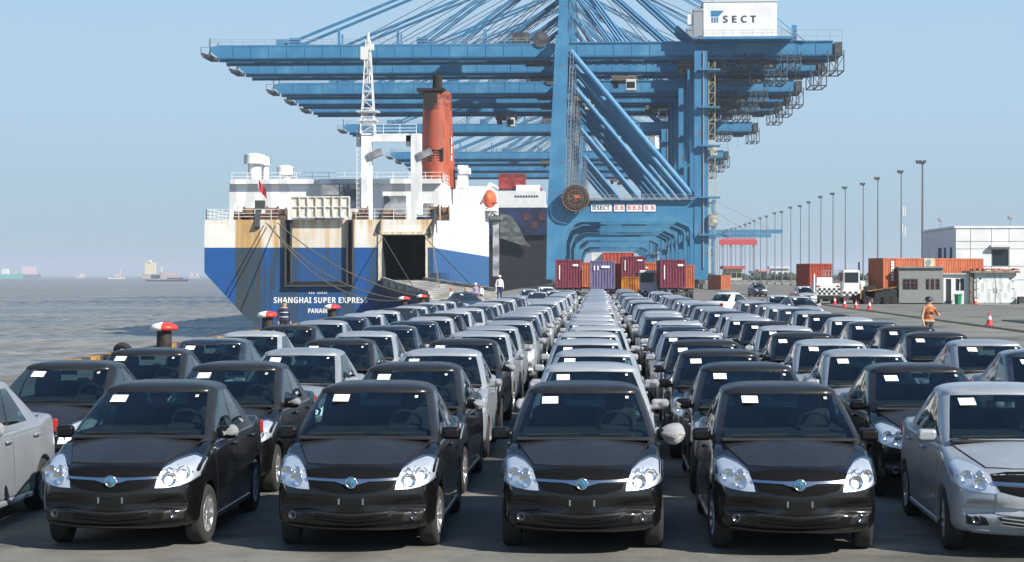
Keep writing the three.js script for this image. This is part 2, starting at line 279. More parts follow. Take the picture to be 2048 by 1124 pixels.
function greenhouse() {
  const out = { roof: [], windshield: [], rear: [], sideFR: [], sideRR: [], sideFL: [], sideRL: [], pillarR: [], pillarL: [] };
  const K = HALF.length;
  for (const sx of [1, -1]) for (let l = 0; l < GH.length - 1; l++) for (let k = 0; k < K - 1; k++) {
    const p = [ghPoint(l, k), ghPoint(l, k + 1), ghPoint(l + 1, k + 1), ghPoint(l + 1, k)].map(a => [a[0] * sx, a[1], a[2]]);
    let to = 'roof';
    if (l >= 1 && l <= 4) { if (k < 6) to = 'windshield'; else if (k >= K - 7) to = 'rear'; else if (k >= 8 && k < 11) to = sx > 0 ? 'sideFR' : 'sideFL'; else if (k === 11) to = sx > 0 ? 'pillarR' : 'pillarL'; else if (k >= 12 && k < 14) to = sx > 0 ? 'sideRR' : 'sideRL'; }
    const q = sx > 0 ? [0, 1, 2, 0, 2, 3] : [0, 2, 1, 0, 3, 2]; for (const i of q) out[to].push(...p[i]);
  }
  const l = GH.length - 1; for (const sx of [1, -1]) for (let k = 0; k < K - 1; k++) { const a = ghPoint(l, k), b = ghPoint(l, k + 1), c = [0, 1.538, CAR_L / 2 - 2.36]; const t = [[a[0] * sx, a[1], a[2]], [b[0] * sx, b[1], b[2]], c]; for (const i of sx > 0 ? [0, 1, 2] : [0, 2, 1]) out.roof.push(...t[i]); }
  const res = {};
  const weld = a => { let g = new THREE.BufferGeometry(); g.setAttribute('position', new THREE.Float32BufferAttribute(a, 3)); g = mergeVertices(g, 1e-4); g.computeVertexNormals(); return g; };
  // normals shared over the whole greenhouse so that panes and frame shade as one skin
  const all = weld(Object.values(out).flat()), look = {}, ap = all.attributes.position, an = all.attributes.normal, key = (x, y, z) => [x, y, z].map(v => Math.round(v * 2000)).join();
  for (let i = 0; i < ap.count; i++) look[key(ap.getX(i), ap.getY(i), ap.getZ(i))] = [an.getX(i), an.getY(i), an.getZ(i)];
  for (const [n, a] of Object.entries(out)) { const g = new THREE.BufferGeometry(), nn = []; g.setAttribute('position', new THREE.Float32BufferAttribute(a, 3)); for (let i = 0; i < a.length; i += 3) nn.push(...(look[key(a[i], a[i + 1], a[i + 2])] || [0, 1, 0])); g.setAttribute('normal', new THREE.Float32BufferAttribute(nn, 3)); res[n] = metricUV(g); }
  return res;
}
const resample = (pl, n) => { const L = [0]; for (let i = 1; i < pl.length; i++) L.push(L[i - 1] + Math.hypot(pl[i][0] - pl[i - 1][0], pl[i][1] - pl[i - 1][1])); const T = L[L.length - 1], out = []; for (let k = 0; k <= n; k++) { const s = T * k / n; let i = 1; while (i < pl.length - 1 && L[i] < s) i++; const t = (s - L[i - 1]) / (L[i] - L[i - 1] || 1); out.push([lerp(pl[i - 1][0], pl[i][0], t), lerp(pl[i - 1][1], pl[i][1], t)]); } return out; };
// a panel that follows the body skin: lower and upper outline in the plane of projection, lifted off the skin, with edges that run back into it
function skinPatch(bodyMesh, dir, lower, upper, lift, nu = 10, nv = 6, sink = .012) {
  const ray = new THREE.Raycaster(), lo = resample(lower, nu), up = resample(upper, nu), P0 = [], N0 = [];
  const cast = (a, b) => {
    let o, d; if (dir === 'front') { o = V(a, b, 5); d = V(0, 0, -1); } else if (dir === 'top') { o = V(a, 3, b); d = V(0, -1, 0); } else { o = V(dir === 'right' ? 3 : -3, b, a); d = V(dir === 'right' ? -1 : 1, 0, 0); }
    ray.set(o, d); const h = ray.intersectObject(bodyMesh, false)[0]; if (!h) return null;
    const f = h.face, bp = bodyMesh.geometry.attributes.normal, pp = bodyMesh.geometry.attributes.position, bc = new THREE.Vector3();
    THREE.Triangle.getBarycoord(h.point, V().fromBufferAttribute(pp, f.a), V().fromBufferAttribute(pp, f.b), V().fromBufferAttribute(pp, f.c), bc);
    const n = V(0, 0, 0); [[f.a, bc.x], [f.b, bc.y], [f.c, bc.z]].forEach(([i, w]) => n.addScaledVector(V().fromBufferAttribute(bp, i), w)); return [h.point, n.normalize()];
  };
  let last = null;
  for (let j = 0; j <= nv; j++) for (let i = 0; i <= nu; i++) { const t = j / nv, a = lerp(lo[i][0], up[i][0], t), b = lerp(lo[i][1], up[i][1], t); const h = cast(a, b) || last; last = h; P0.push(h ? h[0] : V(0, 0, 0)); N0.push(h ? h[1] : V(0, 1, 0)); }
  const pos = [], nor = [], w = nu + 1, tri = [];
  const pt = i => P0[i].clone().addScaledVector(N0[i], lift), back = i => P0[i].clone().addScaledVector(N0[i], -sink);
  const push = (p, n) => { pos.push(p.x, p.y, p.z); nor.push(n.x, n.y, n.z); };
  const quad = (a, b, c, d) => { for (const i of [a, b, c, a, c, d]) push(pt(i), N0[i]); };
  const A = pt(0), B = pt(1), C = pt(w), flip = B.clone().sub(A).cross(C.clone().sub(A)).dot(N0[0]) < 0;
  for (let j = 0; j < nv; j++) for (let i = 0; i < nu; i++) { const a = j * w + i; flip ? quad(a, a + w, a + w + 1, a + 1) : quad(a, a + 1, a + w + 1, a + w); }
  const edge = []; for (let i = 0; i < nu; i++) edge.push([i, i + 1]); for (let j = 0; j < nv; j++) edge.push([j * w + nu, (j + 1) * w + nu]); for (let i = nu; i > 0; i--) edge.push([nv * w + i, nv * w + i - 1]); for (let j = nv; j > 0; j--) edge.push([j * w, (j - 1) * w]);
  for (const [a, b] of edge) { const p = pt(a), q = pt(b), r = back(b), s = back(a), n = q.clone().sub(p).cross(s.clone().sub(p)).normalize(); if (flip) n.negate(); for (const v of flip ? [p, q, r, p, r, s] : [p, s, r, p, r, q]) push(v, n.clone().negate()); }
  const g = new THREE.BufferGeometry(); g.setAttribute('position', new THREE.Float32BufferAttribute(pos, 3)); g.setAttribute('normal', new THREE.Float32BufferAttribute(nor, 3)); return metricUV(g);
}
const mx = pl => pl.map(([a, b]) => [-a, b]);
function wheelParts(parent, x, q, side, lod) {
  const w = new THREE.Group(); w.name = 'wheel'; w.position.set(x, WR, CAR_L / 2 - q); parent.add(w); w.rotation.y = side > 0 ? 0 : Math.PI;
  const n = lod ? 14 : 28, prof = [[.185, -.085], [.235, -.092], [.268, -.088], [.288, -.07], [WR, -.04], [WR, .04], [.288, .07], [.268, .088], [.235, .092], [.185, .085]].map(a => new THREE.Vector2(...a));
  const t = new THREE.LatheGeometry(prof, n); t.rotateZ(-Math.PI / 2); const tg = new G(); tg.add(t); tg.build('tyre', carMat.tyre, w);
  const r = new G(); const ring = new THREE.LatheGeometry([[.16, .03], [.172, .07], [.19, .088], [.19, .05], [.17, .02]].map(a => new THREE.Vector2(...a)), n); ring.rotateZ(-Math.PI / 2); r.add(ring);
  r.cyl(V(.045, 0, 0), V(.075, 0, 0), .05, .04, 12);
  for (let k = 0; k < (lod ? 5 : 7); k++) { const a = k / (lod ? 5 : 7) * Math.PI * 2; r.beam(V(.06, Math.cos(a) * .03, Math.sin(a) * .03), V(.068, Math.cos(a) * .175, Math.sin(a) * .175), .022, .045); }
  r.build('rim', carMat.rim, w);
  const d = new G(); d.cyl(V(-.03, 0, 0), V(.02, 0, 0), .165, .165, 18); d.build('brake_disc', carMat.under, w);
}
const evaluator = new Evaluator(); evaluator.useGroups = false; evaluator.attributes = ['position', 'normal'];
function blob(rx, ry, rz, s, seg = 2, amp = .22, crumple = false) { let g = new THREE.IcosahedronGeometry(1, seg); g.deleteAttribute('uv'); g.deleteAttribute('normal'); g = mergeVertices(g, 1e-4); const p = g.attributes.position; for (let i = 0; i < p.count; i++) { const a = (p.getX(i) + 1.01) / 2.03, b = (p.getY(i) + 1.01) / 2.03, c = (p.getZ(i) + 1.01) / 2.03, k = 1 + amp * (vn(a, b + c * .37, 5, s) + vn(b, c + a * .61, 7, s + 4) * .8 - .9) * 2; p.setXYZ(i, p.getX(i) * rx * k, p.getY(i) * ry * k, p.getZ(i) * rz * k); } if (crumple) g = g.toNonIndexed(); g.computeVertexNormals(); return g; }
function bag(L, ry, rz, side, n) { // a clear bag pulled over the mirror and gathered at its foot
  const m = Math.max(8, n >> 1), pos = [], idx = [], R = curve([[0, .42], [.14, .30], [.3, .66], [.55, .97], [.78, 1], [.92, .72], [1, .08]]);
  for (let i = 0; i <= m; i++) for (let j = 0; j < n; j++) { const t = i / m, f = j / n * Math.PI * 2, k = R(t) * (1 + .10 * Math.sin(5 * f + 4 * t) + .07 * Math.sin(9 * f - 6 * t + 1)); pos.push(side * L * (2 * t - 1) + .008 * Math.sin(7 * f), Math.cos(f) * ry * k, Math.sin(f) * rz * k); }
  for (let i = 0; i < m; i++) for (let j = 0; j < n; j++) { const a = i * n + j, b = i * n + (j + 1) % n; side > 0 ? idx.push(a, b, a + n, b, b + n, a + n) : idx.push(a, a + n, b, b, a + n, b + n); }
  const g = new THREE.BufferGeometry(); g.setIndex(idx); g.setAttribute('position', new THREE.Float32BufferAttribute(pos, 3)); g.computeVertexNormals(); return g;
}
function makeCar(lod) { // 0 near, 1 middle, 2 far
  const car = new THREE.Group();
  const qs = lod === 0 ? [0, .006, .012, .025, .04, .06, .08, .105, .13, .165, .2, .26, .33, .4, .48, .58, .7, .82, .95, 1.1, 1.4, 1.8, 2.2, 2.6, 3.0, 3.2, 3.32, 3.45, 3.6, 3.78, 3.85, 3.9, 3.94, 3.97, 3.99, 4] : lod === 1 ? [0, .012, .04, .08, .13, .2, .33, .5, .7, .95, 1.1, 2.2, 3.2, 3.45, 3.78, 3.9, 3.96, 4] : [0, .04, .13, .3, .6, .95, 1.1, 3.2, 3.45, 3.8, 3.95, 4];
  const bg = bodyGeometry(qs, lod === 0 ? 36 : lod === 1 ? 20 : 12);
  const solid = new THREE.Mesh(bg); solid.updateMatrixWorld(); // the uncut skin that panels are fitted to
  let cut = bg;
  if (lod < 2) {
    let A = new Brush(bg); A.updateMatrixWorld();
    for (const q of [.80, 3.26]) for (const s of [1, -1]) { const c = new THREE.CylinderGeometry(.335, .335, .5, lod ? 20 : 40); c.rotateZ(Math.PI / 2); c.translate(s * .78, WR + .005, CAR_L / 2 - q); const B = new Brush(c); B.updateMatrixWorld(); A = evaluator.evaluate(A, B, SUBTRACTION); A.updateMatrixWorld(); }
    cut = A.geometry;
  }
  const body = new G(); body.add(cut); body.build('body', paints.B, car);
  const gh = greenhouse();
  mesh('roof', gh.roof, paints.B, car);
  const gl = lod < 2 ? carMat.glass : carMat.glassFar;
  mesh('windshield', gh.windshield, gl, car); mesh('rear_window', gh.rear, gl, car);
  for (const k of ['sideFR', 'sideRR', 'sideFL', 'sideRL']) mesh('side_window', gh[k], gl, car);
  mesh('door_pillar', gh.pillarR, carMat.plastic, car); mesh('door_pillar', gh.pillarL, carMat.plastic, car);
  if (lod < 2) for (const [q, s] of WHEELS) wheelParts(car, s * .695, q, s, lod);
  else { for (const [q, s] of WHEELS) { const g = new G(); g.cyl(V(s * .62, WR, 2 - q), V(s * .798, WR, 2 - q), WR, WR, 12); g.build('wheel', carMat.tyre, car); } }
  const f = (nm, lo, up, lift, m, nu, nv, parent = car) => mesh(nm, skinPatch(solid, 'front', lo, up, lift, nu, nv), m, parent);
  const hl = [[.41, .628], [.50, .628], [.62, .642], [.70, .67], [.757, .72]], hu = [[.425, .70], [.47, .81], [.57, .868], [.68, .895], [.765, .85]];
  for (const s of [1, -1]) {
    const m = s > 0 ? (a => a) : mx, h = f('headlight', m(hl), m(hu), lod ? .010 : .004, carMat.reflector, lod ? 6 : 12, lod ? 4 : 8);
    if (lod === 0) {
      const ray = new THREE.Raycaster(); let n = 0;
      for (const [x, y, r] of [[.545, .715, .062], [.655, .765, .058], [.545, .795, .034]]) {
        ray.set(V(s * x, y, 5), V(0, 0, -1)); const hit = ray.intersectObject(solid)[0]; const z = hit.point.z + .012;
        const l = new THREE.LatheGeometry([[0, -.035], [.4 * r, -.032], [.8 * r, -.012], [r, .004], [1.12 * r, .004], [1.15 * r, -.008]].map(a => new THREE.Vector2(...a)), 18); l.rotateX(Math.PI / 2); l.rotateY(s * .35);
        const g = new G(); g.add(l, new THREE.Matrix4().makeTranslation(s * x, y, z + .02)); g.build('lamp_bowl', carMat.lamp, h);
      }
      f('lens', m(hl), m(hu), .032, carMat.lens, 12, 8, h);
    }
  }
  f('upper_grille', [[-.43, .735], [0, .722], [.43, .735]], [[-.445, .80], [-.3, .822], [0, .83], [.3, .822], [.445, .80]], .004, carMat.grille, 12, 3);
  f('chrome_bar', [[-.43, .712], [-.16, .702], [-.05, .672], [.05, .672], [.16, .702], [.43, .712]], [[-.44, .734], [-.12, .724], [0, .73], [.12, .724], [.44, .734]], .018, carMat.chrome, 16, 2);
  if (lod < 2) {
    f('lower_grille', [[-.37, .645], [-.2, .605], [0, .592], [.2, .605], [.37, .645]], [[-.405, .70], [-.14, .69], [0, .66], [.14, .69], [.405, .70]], .004, carMat.grille, 12, 3);
    f('lower_intake', [[-.34, .335], [-.15, .298], [0, .29], [.15, .298], [.34, .335]], [[-.41, .425], [0, .405], [.41, .425]], .004, carMat.plastic, 12, 4);
    for (const s of [1, -1]) { const m = s > 0 ? (a => a) : mx; f('fog_recess', m([[.47, .33], [.58, .318], [.66, .33]]), m([[.50, .40], [.58, .425], [.67, .42]]), .003, carMat.plastic, 6, 3); }
  }
  if (lod === 0) {
    f('bumper_panel', [[-.415, .435], [0, .415], [.415, .435]], [[-.40, .635], [-.2, .596], [0, .583], [.2, .596], [.40, .635]], .012, paints.B, 14, 5);
    for (let k = 0; k < 3; k++) { const y = .315 + k * .032; f('slat', [[-.36, y + .022], [0, y - .012], [.36, y + .022]], [[-.365, y + .031], [0, y - .003], [.365, y + .031]], .02, paints.B, 14, 1); }
    f('lip', [[-.60, .262], [0, .25], [.60, .262]], [[-.64, .295], [-.3, .282], [0, .278], [.3, .282], [.64, .295]], .022, paints.B, 16, 2);
    for (const s of [1, -1]) {
      const ray = new THREE.Raycaster(); ray.set(V(s * .585, .372, 5), V(0, 0, -1)); const z = ray.intersectObject(solid)[0].point.z;
      const l = new THREE.LatheGeometry([[0, -.012], [.018, -.006], [.030, .004], [.036, .012], [.042, .0]].map(a => new THREE.Vector2(...a)), 18); l.rotateX(Math.PI / 2); l.rotateY(s * .2);
      const g = new G(); g.add(l, new THREE.Matrix4().makeTranslation(s * .585, .372, z + .01)); g.build('fog_lamp', carMat.fog, car);
      ray.set(V(s * .115, .52, 5), V(0, 0, -1)); const z2 = ray.intersectObject(solid)[0].point.z; const b = new G(); b.rbox(s * .115, .52, z2 + .016, .02, .06, .012, .004, 1); b.build('plate_clip', carMat.chrome, car);
    }
    const ray = new THREE.Raycaster(); ray.set(V(0, .70, 5), V(0, 0, -1)); const z = ray.intersectObject(solid)[0].point.z;
    const rg = new THREE.TorusGeometry(.05, .009, 8, 24), dg = new THREE.SphereGeometry(.046, 18, 10); dg.scale(1, 1, .3);
    const e = new G(); e.add(dg, new THREE.Matrix4().makeTranslation(0, .70, z + .03)); const eo = e.build('emblem', carMat.emblem, car); const r2 = new G(); r2.add(rg, new THREE.Matrix4().makeTranslation(0, .70, z + .032)); r2.build('emblem_ring', carMat.chrome, eo);
    const eg = new G(); eg.box(0, .70, z + .046, .05, .008, .006); eg.box(0, .70, z + .046, .008, .05, .006); eg.build('emblem_cross', carMat.chrome, eo);
    // bonnet and doors as panels with shut lines
    const Z = q => 2 - q;
    { const e = .009; mesh('bonnet_gap', skinPatch(solid, 'top', [[-.46 - e, Z(.30) + e], [-.25, Z(.215) + e], [0, Z(.195) + e], [.25, Z(.215) + e], [.46 + e, Z(.30) + e]], [[-.66 - e, Z(1.03)], [-.3, Z(.96)], [0, Z(.945)], [.3, Z(.96)], [.66 + e, Z(1.03)]], .003, 16, 12), carMat.under, car); }
    mesh('bonnet', skinPatch(solid, 'top', [[-.46, Z(.30)], [-.25, Z(.215)], [0, Z(.195)], [.25, Z(.215)], [.46, Z(.30)]], [[-.66, Z(1.03)], [-.3, Z(.96)], [0, Z(.945)], [.3, Z(.96)], [.66, Z(1.03)]], .010, 16, 12), paints.B, car);
    for (const s of ['right', 'left']) {
      const k = s === 'right' ? 1 : -1;
      mesh('door_gap', skinPatch(solid, s, [[Z(1.19), .281], [Z(2.848), .281]], [[Z(1.14), .985], [Z(3.17), .985]], .002, 12, 8), carMat.under, car);
      const d1 = mesh('door', skinPatch(solid, s, [[Z(1.20), .29], [Z(2.18), .29]], [[Z(1.15), .985], [Z(2.18), .985]], .006, 6, 8), paints.B, car);
      const d2 = mesh('door', skinPatch(solid, s, [[Z(2.20), .29], [Z(2.84), .29]], [[Z(2.20), .985], [Z(3.16), .985]], .006, 6, 8), paints.B, car);
      for (const [d, q] of [[d1, 2.02], [d2, 2.98]]) { const h = new G(); h.rbox(k * .795, .885, Z(q), .03, .035, .19, .012, 2); h.build('door_handle', paints.B, d); }
      const sk = new G(); sk.rbox(k * .775, .235, Z(2.0), .05, .06, 1.7, .02, 2); sk.build('sill', paints.B, car);
    }
  }
  if (lod < 2) { // cowl and wipers
    const c = new G(); c.rbox(0, 1.035, 2 - 1.02, 1.34, .03, .13, .012, 1); c.build('cowl', carMat.plastic, car);
    for (const [x0, x1] of [[-.55, -.02], [-.02, .52]]) { const w = new G(); w.cyl(V(x0, 1.068, 2 - 1.06), V(x1, 1.085, 2 - 1.035), .011, .008, 6); w.build('wiper', carMat.plastic, car); }
  }
  // inspection paper inside the windscreen, small tag in the other corner
  const wsPoint = (x, y) => { let l = 1; while (l < 4 && GH[l + 1][0] < y) l++; const t = (y - GH[l][0]) / (GH[l + 1][0] - GH[l][0]), qf = lerp(GH[l][1], GH[l + 1][1], t), w = lerp(GH[l][3], GH[l + 1][3], t), b = lerp(.15, .05, l / 9); return V(x, y, 2 - (qf + b * .8 * (x / w) ** 2)); };
  const sheet = (nm, x, y, w, h, off) => { const a = wsPoint(x, y - h / 2), b = wsPoint(x, y + h / 2), d = b.clone().sub(a), c = a.clone().add(b).multiplyScalar(.5), ang = Math.atan2(d.z, d.y); const g = new G(); g.add(new THREE.BoxGeometry(w, d.length(), .002), new THREE.Matrix4().makeRotationX(ang).setPosition(c.x, c.y + off * .8, c.z + off)); return g.build(nm, carMat.paper, car); };
  sheet('paper_notice', -.375, 1.375, .165, .062, .02);
  sheet('paper_tag', .45, 1.395, .032, .02, .016);
  // mirrors, wrapped in clear film on the driver's side
  for (const s of [1, -1]) {
    const m = new G(); m.rbox(s * .845, 1.06, 2 - 1.36, .19, .13, .09, .04, lod ? 1 : 3); m.box(s * .765, 1.03, 2 - 1.36, .06, .05, .06); const mo = m.build('side_mirror', paints.B, car);
    const g = new G(); g.add(bag(s > 0 ? .12 : .07, s > 0 ? .095 : .05, .075, s > 0 ? 1 : -1, lod ? 10 : 20), ); g.build('film_wrap', carMat.wrap, mo).position.set(s > 0 ? .885 : -.90, s > 0 ? 1.07 : 1.05, 2 - 1.345);
  }
  // tail lamps
  for (const s of [1, -1]) { const g = new G(); g.rbox(s * .62, .90, -1.945, .22, .16, .06, .02, 1, s * .25); g.build('tail_lamp', carMat.tail, car); }
  if (lod < 2) {
    const d = new G(); d.rbox(0, 1.02, 2 - 1.5, 1.30, .12, .55, .05, 2); d.rbox(.33, 1.08, 2 - 1.62, .34, .07, .2, .03, 2); d.rbox(0, 1.05, 2 - 2.7, 1.34, .03, 1.6, .01, 1); d.build('dashboard', carMat.dash, car);
    for (const [x, q] of [[.34, 2.25], [-.34, 2.25]]) { const s = new G(); s.rbox(x, 1.13, 2 - q, .44, .26, .12, .05, 2); s.rbox(x, 1.33, 2 - q - .04, .24, .15, .08, .035, 2); s.build('seat', carMat.seat, car); }
    const b = new G(); b.rbox(0, 1.12, 2 - 2.98, 1.12, .22, .14, .05, 2); b.build('rear_seat', carMat.seat, car);
    const st = new G(); const tg = new THREE.TorusGeometry(.17, .017, 6, 24); st.add(tg, new THREE.Matrix4().makeRotationX(.35).setPosition(.33, 1.10, 2 - 1.80)); st.box(.33, 1.10, 2 - 1.80, .32, .04, .03); st.build('steering_wheel', carMat.dash, car);
    const rm = new G(); rm.rbox(.02, 1.40, 2 - 1.86, .22, .06, .03, .012, 2); rm.build('rear_view_mirror', carMat.dash, car);
  }
  return car;
}
const cars = [makeCar(0), makeCar(1), makeCar(2)];
function vary(c, col, r) { // small differences from car to car
  c.children.forEach(o => {
    if (o.name === 'paper_notice') { o.position.set(rr(-.03, .06), rr(-.015, .004), 0); o.rotation.z = rr(-.03, .03); }
    if (o.name === 'side_mirror') for (const f of [...o.children]) { const right = f.position.x > 0; if (right && (col === 4 ? rnd() < .75 : rnd() < .12) || !right && rnd() < .4) { o.remove(f); continue; } f.scale.setScalar(r === 0 && col === 3 && right ? 1.25 : rr(.6, .88)); f.rotation.set(rr(-3, 3), rr(-.3, .3), rr(-.5, .5)); }
    if (o.name === 'wheel' && o.position.z > 0 && !o.isMesh) o.rotation.y += c.userData.steer || 0;
  });
}
const PAINTED = new Set(['body', 'roof', 'bumper_panel', 'slat', 'lip', 'bonnet', 'door', 'door_handle', 'sill', 'side_mirror']);
const colourWord = { B: 'black', S: 'silver', D: 'dark blue-grey', W: 'white' };
const ordinals = ['first', 'second', 'third', 'fourth', 'fifth', 'sixth', 'seventh', 'eighth', 'ninth', 'tenth', 'eleventh', 'twelfth', 'thirteenth', 'fourteenth', 'fifteenth', 'sixteenth', 'seventeenth', 'eighteenth', 'nineteenth', 'twentieth', 'twenty-first', 'twenty-second', 'twenty-third', 'twenty-fourth', 'twenty-fifth', 'twenty-sixth', 'twenty-seventh', 'twenty-eighth', 'twenty-ninth', 'thirtieth', 'thirty-first', 'thirty-second'];
function placeCar(lod, paint, x, z, ry, label, group) {
  const c = cars[lod].clone(); c.name = numbered('parked_car'); c.position.set(x, 0, z); c.rotation.y = ry; tag(c, label, 'car', group);
  const tone = paint === 'S' ? ['S', 'S1', 'S2'][Math.floor(rnd() * 3)] : paint;
  c.traverse(o => { if (o.isMesh && PAINTED.has(o.name)) o.material = paints[paint === 'B' && (o.name === 'roof' || o.name === 'bonnet') ? 'T' : tone]; }); scene.add(c); return c;
}
const columns = [ // X, first row, rows, paints front to back
  [-7.0, 0, 16, 'SBBDSBSDSSBSDSSB'], [-4.69, 0, 20, 'BBSBSDDSBSSDSSBSSDSS'], [-2.37, 0, 28, 'BBSBSSSDSSSSDSSSSSDSSSSSSDSS'], [-.17, 0, 31, 'BSSSSSSSSSSSSSSSSSSSSSSSSSSSSSS'],
  [1.88, 0, 31, 'BBBBSDSDSSDSSBSSDSSDSSSDBSSSDSS'], [4.1, 0, 26, 'SBSSBSBSSDSSDSSSDSSSSDSSSS'], [6.8, 2, 14, '..DSBBDSBSDSSDSS']];
columns.forEach(([X, r0, n, pat], c) => {
  for (let r = r0; r < r0 + n; r++) {
    const p = pat[r] || 'S', D = 17 + 4.28 * r + (r ? rr(-.14, .14) : [-.0, 0, 0, 0, 0, -.05, 0][c]);
    const lod = r < 3 ? 0 : r < 10 ? 1 : 2;
    const car = placeCar(lod, p, X + (r ? rr(-.09, .09) : [-.14, 0, 0, 0, 0, .06, 0][c]), -(D + 2), r ? rr(-.02, .02) : 0 + (r === 0 && c === 5 ? -.02 : 0), `${colourWord[p]} sedan, ${ordinals[r - r0]} car in the column ${c === 0 ? 'closest to' : ordinals[c] + ' from'} the quay edge`, 'sedans parked in columns on the quay');
    car.userData.steer = rr(-.09, .09); vary(car, c, r); delete car.userData.steer;
  }
});

// ------------------------------------------------------------------ the vehicle ferry moored stern-on
{
  const S0 = 178, pos = [-28.05, 0, -S0], ship = thing('ferry_ship', 'blue and white vehicle ferry with rust streaked stern, orange funnel and open stern door', 'ship', pos);
  const L = (px, py, s) => { const v = P(px, py, S0 + s); return V(v.x - pos[0], v.y, -s); };
  const B = 11.45, YS = 5.4, YT = 8.2, LEN = 138;
  const beam = (s, y) => B * (s < 92 ? 1 : Math.pow(clamp(1 - (s - 92) / (LEN - 92), 0, 1), lerp(.8, .5, smooth(-3, 12, y)))) + .02;
  const low = s => [[beam(s, 5), YS], [beam(s, 3), 2.9], [lerp(7.3, beam(s, -1), smooth(0, 30, s)), -1.55], [lerp(3.2, beam(s, -3), smooth(0, 40, s)), -3.9]];
  const st = []; for (let s = 0; s <= LEN; s += s < 40 ? 4 : s < 90 ? 10 : 4) st.push(s);
  const strip = (rows) => { const p = []; for (let i = 0; i < rows.length - 1; i++) for (let j = 0; j < rows[i].length - 1; j++) { const a = rows[i][j], b = rows[i][j + 1], c = rows[i + 1][j + 1], d = rows[i + 1][j]; for (const v of [a, b, c, a, c, d]) p.push(v[0], v[1], v[2]); } const g = new THREE.BufferGeometry(); g.setAttribute('position', new THREE.Float32BufferAttribute(p, 3)); g.computeVertexNormals(); return g; };
  const bl = new G(), wh = new G(), dk = new G(), sup = new G();
  for (const k of [1, -1]) {
    bl.add(strip(st.map(s => low(s).map(([x, y]) => [k * x, y, -s]))));
    wh.add(strip(st.map(s => [[k * beam(s, 8), YT, -s], [k * beam(s, 5), YS, -s]])));
    const ss = st.filter(s => s >= 12 && s <= 116); sup.add(strip(ss.map(s => [[k * beam(s, 8), 12.5, -s], [k * beam(s, 8), YT, -s]])));
  }
  dk.add(strip(st.map(s => [[-beam(s, 8), YT - .02, -s], [beam(s, 8), YT - .02, -s]])));
  sup.add(strip(st.filter(s => s >= 12 && s <= 116).map(s => [[-beam(s, 8), 12.5, -s], [beam(s, 8), 12.5, -s]])));
  sup.box(0, 10.35, -12.05, 2 * B, 4.3, .3); sup.box(0, 10.35, -116, 2 * beam(116, 8), 4.3, .3);
  mesh('lower_hull', metricUV(mergeGeometries(bl.g)), mat.shipBlue, ship); mesh('upper_hull', metricUV(mergeGeometries(wh.g)), mat.shipWhite, ship); mesh('deck', metricUV(mergeGeometries(dk.g)), mat.shipGrey, ship); const deckhouse = mesh('superstructure', metricUV(mergeGeometries(sup.g)), mat.shipWhite, ship);
  // transom with its door opening; paint and rust
  const bump = (x, a, b, w) => smooth(a - w, a + w, x) * (1 - smooth(b - w, b + w, x));
  const stain = tex(1024, (u, v) => {
    const px = 407 + u * 461, y = -3.9 + v * 12.1, n = vn(u, v, 90, 5, 4), n2 = fbm(u, v, 16, 8, 4), top = y > YS;
    let s = .95 * bump(px, 470, 519, 3) * (.72 + .5 * n) + .62 * bump(px, 516, 572, 4) * n * 1.3 + .55 * bump(px, 572, 600, 5) + .32 * bump(px, 600, 695, 4) * (.3 + n) + .55 * bump(px, 692, 712, 3) + .42 * bump(px, 735, 768, 6) * (.4 + n) + .6 * bump(px, 846, 869, 5) * (.5 + .6 * n) + .12 * smooth(.5, .8, n) + .25 * bump(y, YT - .5, YT + 1, .2) * n;
    s = clamp(s * (top ? 1 : .95) * (.75 + .5 * n2), 0, 1);
    const c = top ? [.93, .92, .89] : [.085, .33, .60], r = top ? [.77, .61, .39] : [.23, .26, .26]; const k = .94 + .12 * (n2 - .5);
    return [0, 1, 2].map(i => k * lerp(c[i], r[i], s));
  }, true, 512);
  stain.repeat.set(1 / (2 * B), 1 / 12.1); stain.offset.set(.5, 3.9 / 12.1);
  const tm = new THREE.MeshPhysicalMaterial({ map: stain, roughness: .6 });
  const d0 = L(765, 560, 0), d1 = L(851, 470, 0);
  const face = (pts, hole) => { const s = new THREE.Shape(pts.map(a => new THREE.Vector2(...a))); if (hole) s.holes.push(new THREE.Path(hole.map(a => new THREE.Vector2(...a)))); return new THREE.ExtrudeGeometry(s, { depth: .3, bevelEnabled: false }); };
  const dn = 2.18;
  const up = face([[-B, YS], [d0.x, YS], [d0.x, d1.y], [d1.x, d1.y], [d1.x, YS], [B, YS], [B, YT], [-B, YT]]); up.translate(0, 0, -.02); mesh('transom_plate', up, tm, ship);
  const lo = face([[-B, YS], [-B, 2.9], [-7.3, -1.55], [-3.2, -3.9], [3.2, -3.9], [7.3, -1.55], [B, 2.9], [B, YS], [d1.x, YS], [d1.x, dn], [d0.x, dn], [d0.x, YS]]); lo.translate(0, 0, -.02); mesh('transom_plate', lo, tm, ship);
  // vehicle deck behind the door
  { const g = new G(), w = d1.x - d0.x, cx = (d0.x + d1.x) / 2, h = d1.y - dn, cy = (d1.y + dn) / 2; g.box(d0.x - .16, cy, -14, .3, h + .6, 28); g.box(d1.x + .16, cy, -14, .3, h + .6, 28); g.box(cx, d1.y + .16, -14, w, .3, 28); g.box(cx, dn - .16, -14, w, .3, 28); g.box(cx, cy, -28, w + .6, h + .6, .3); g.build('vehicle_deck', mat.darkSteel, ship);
    const f = new G(); f.box(d0.x - .22, cy + .05, .33, .34, h + .2, .16); f.box(cx, d1.y + .2, .33, w + .8, .3, .16); f.box(d1.x + .14, cy + .05, .33, .2, h + .2, .16); f.build('door_frame', M(.70, .62, .44, { roughness: .7, map: rep(streaky, 2) }), ship); }
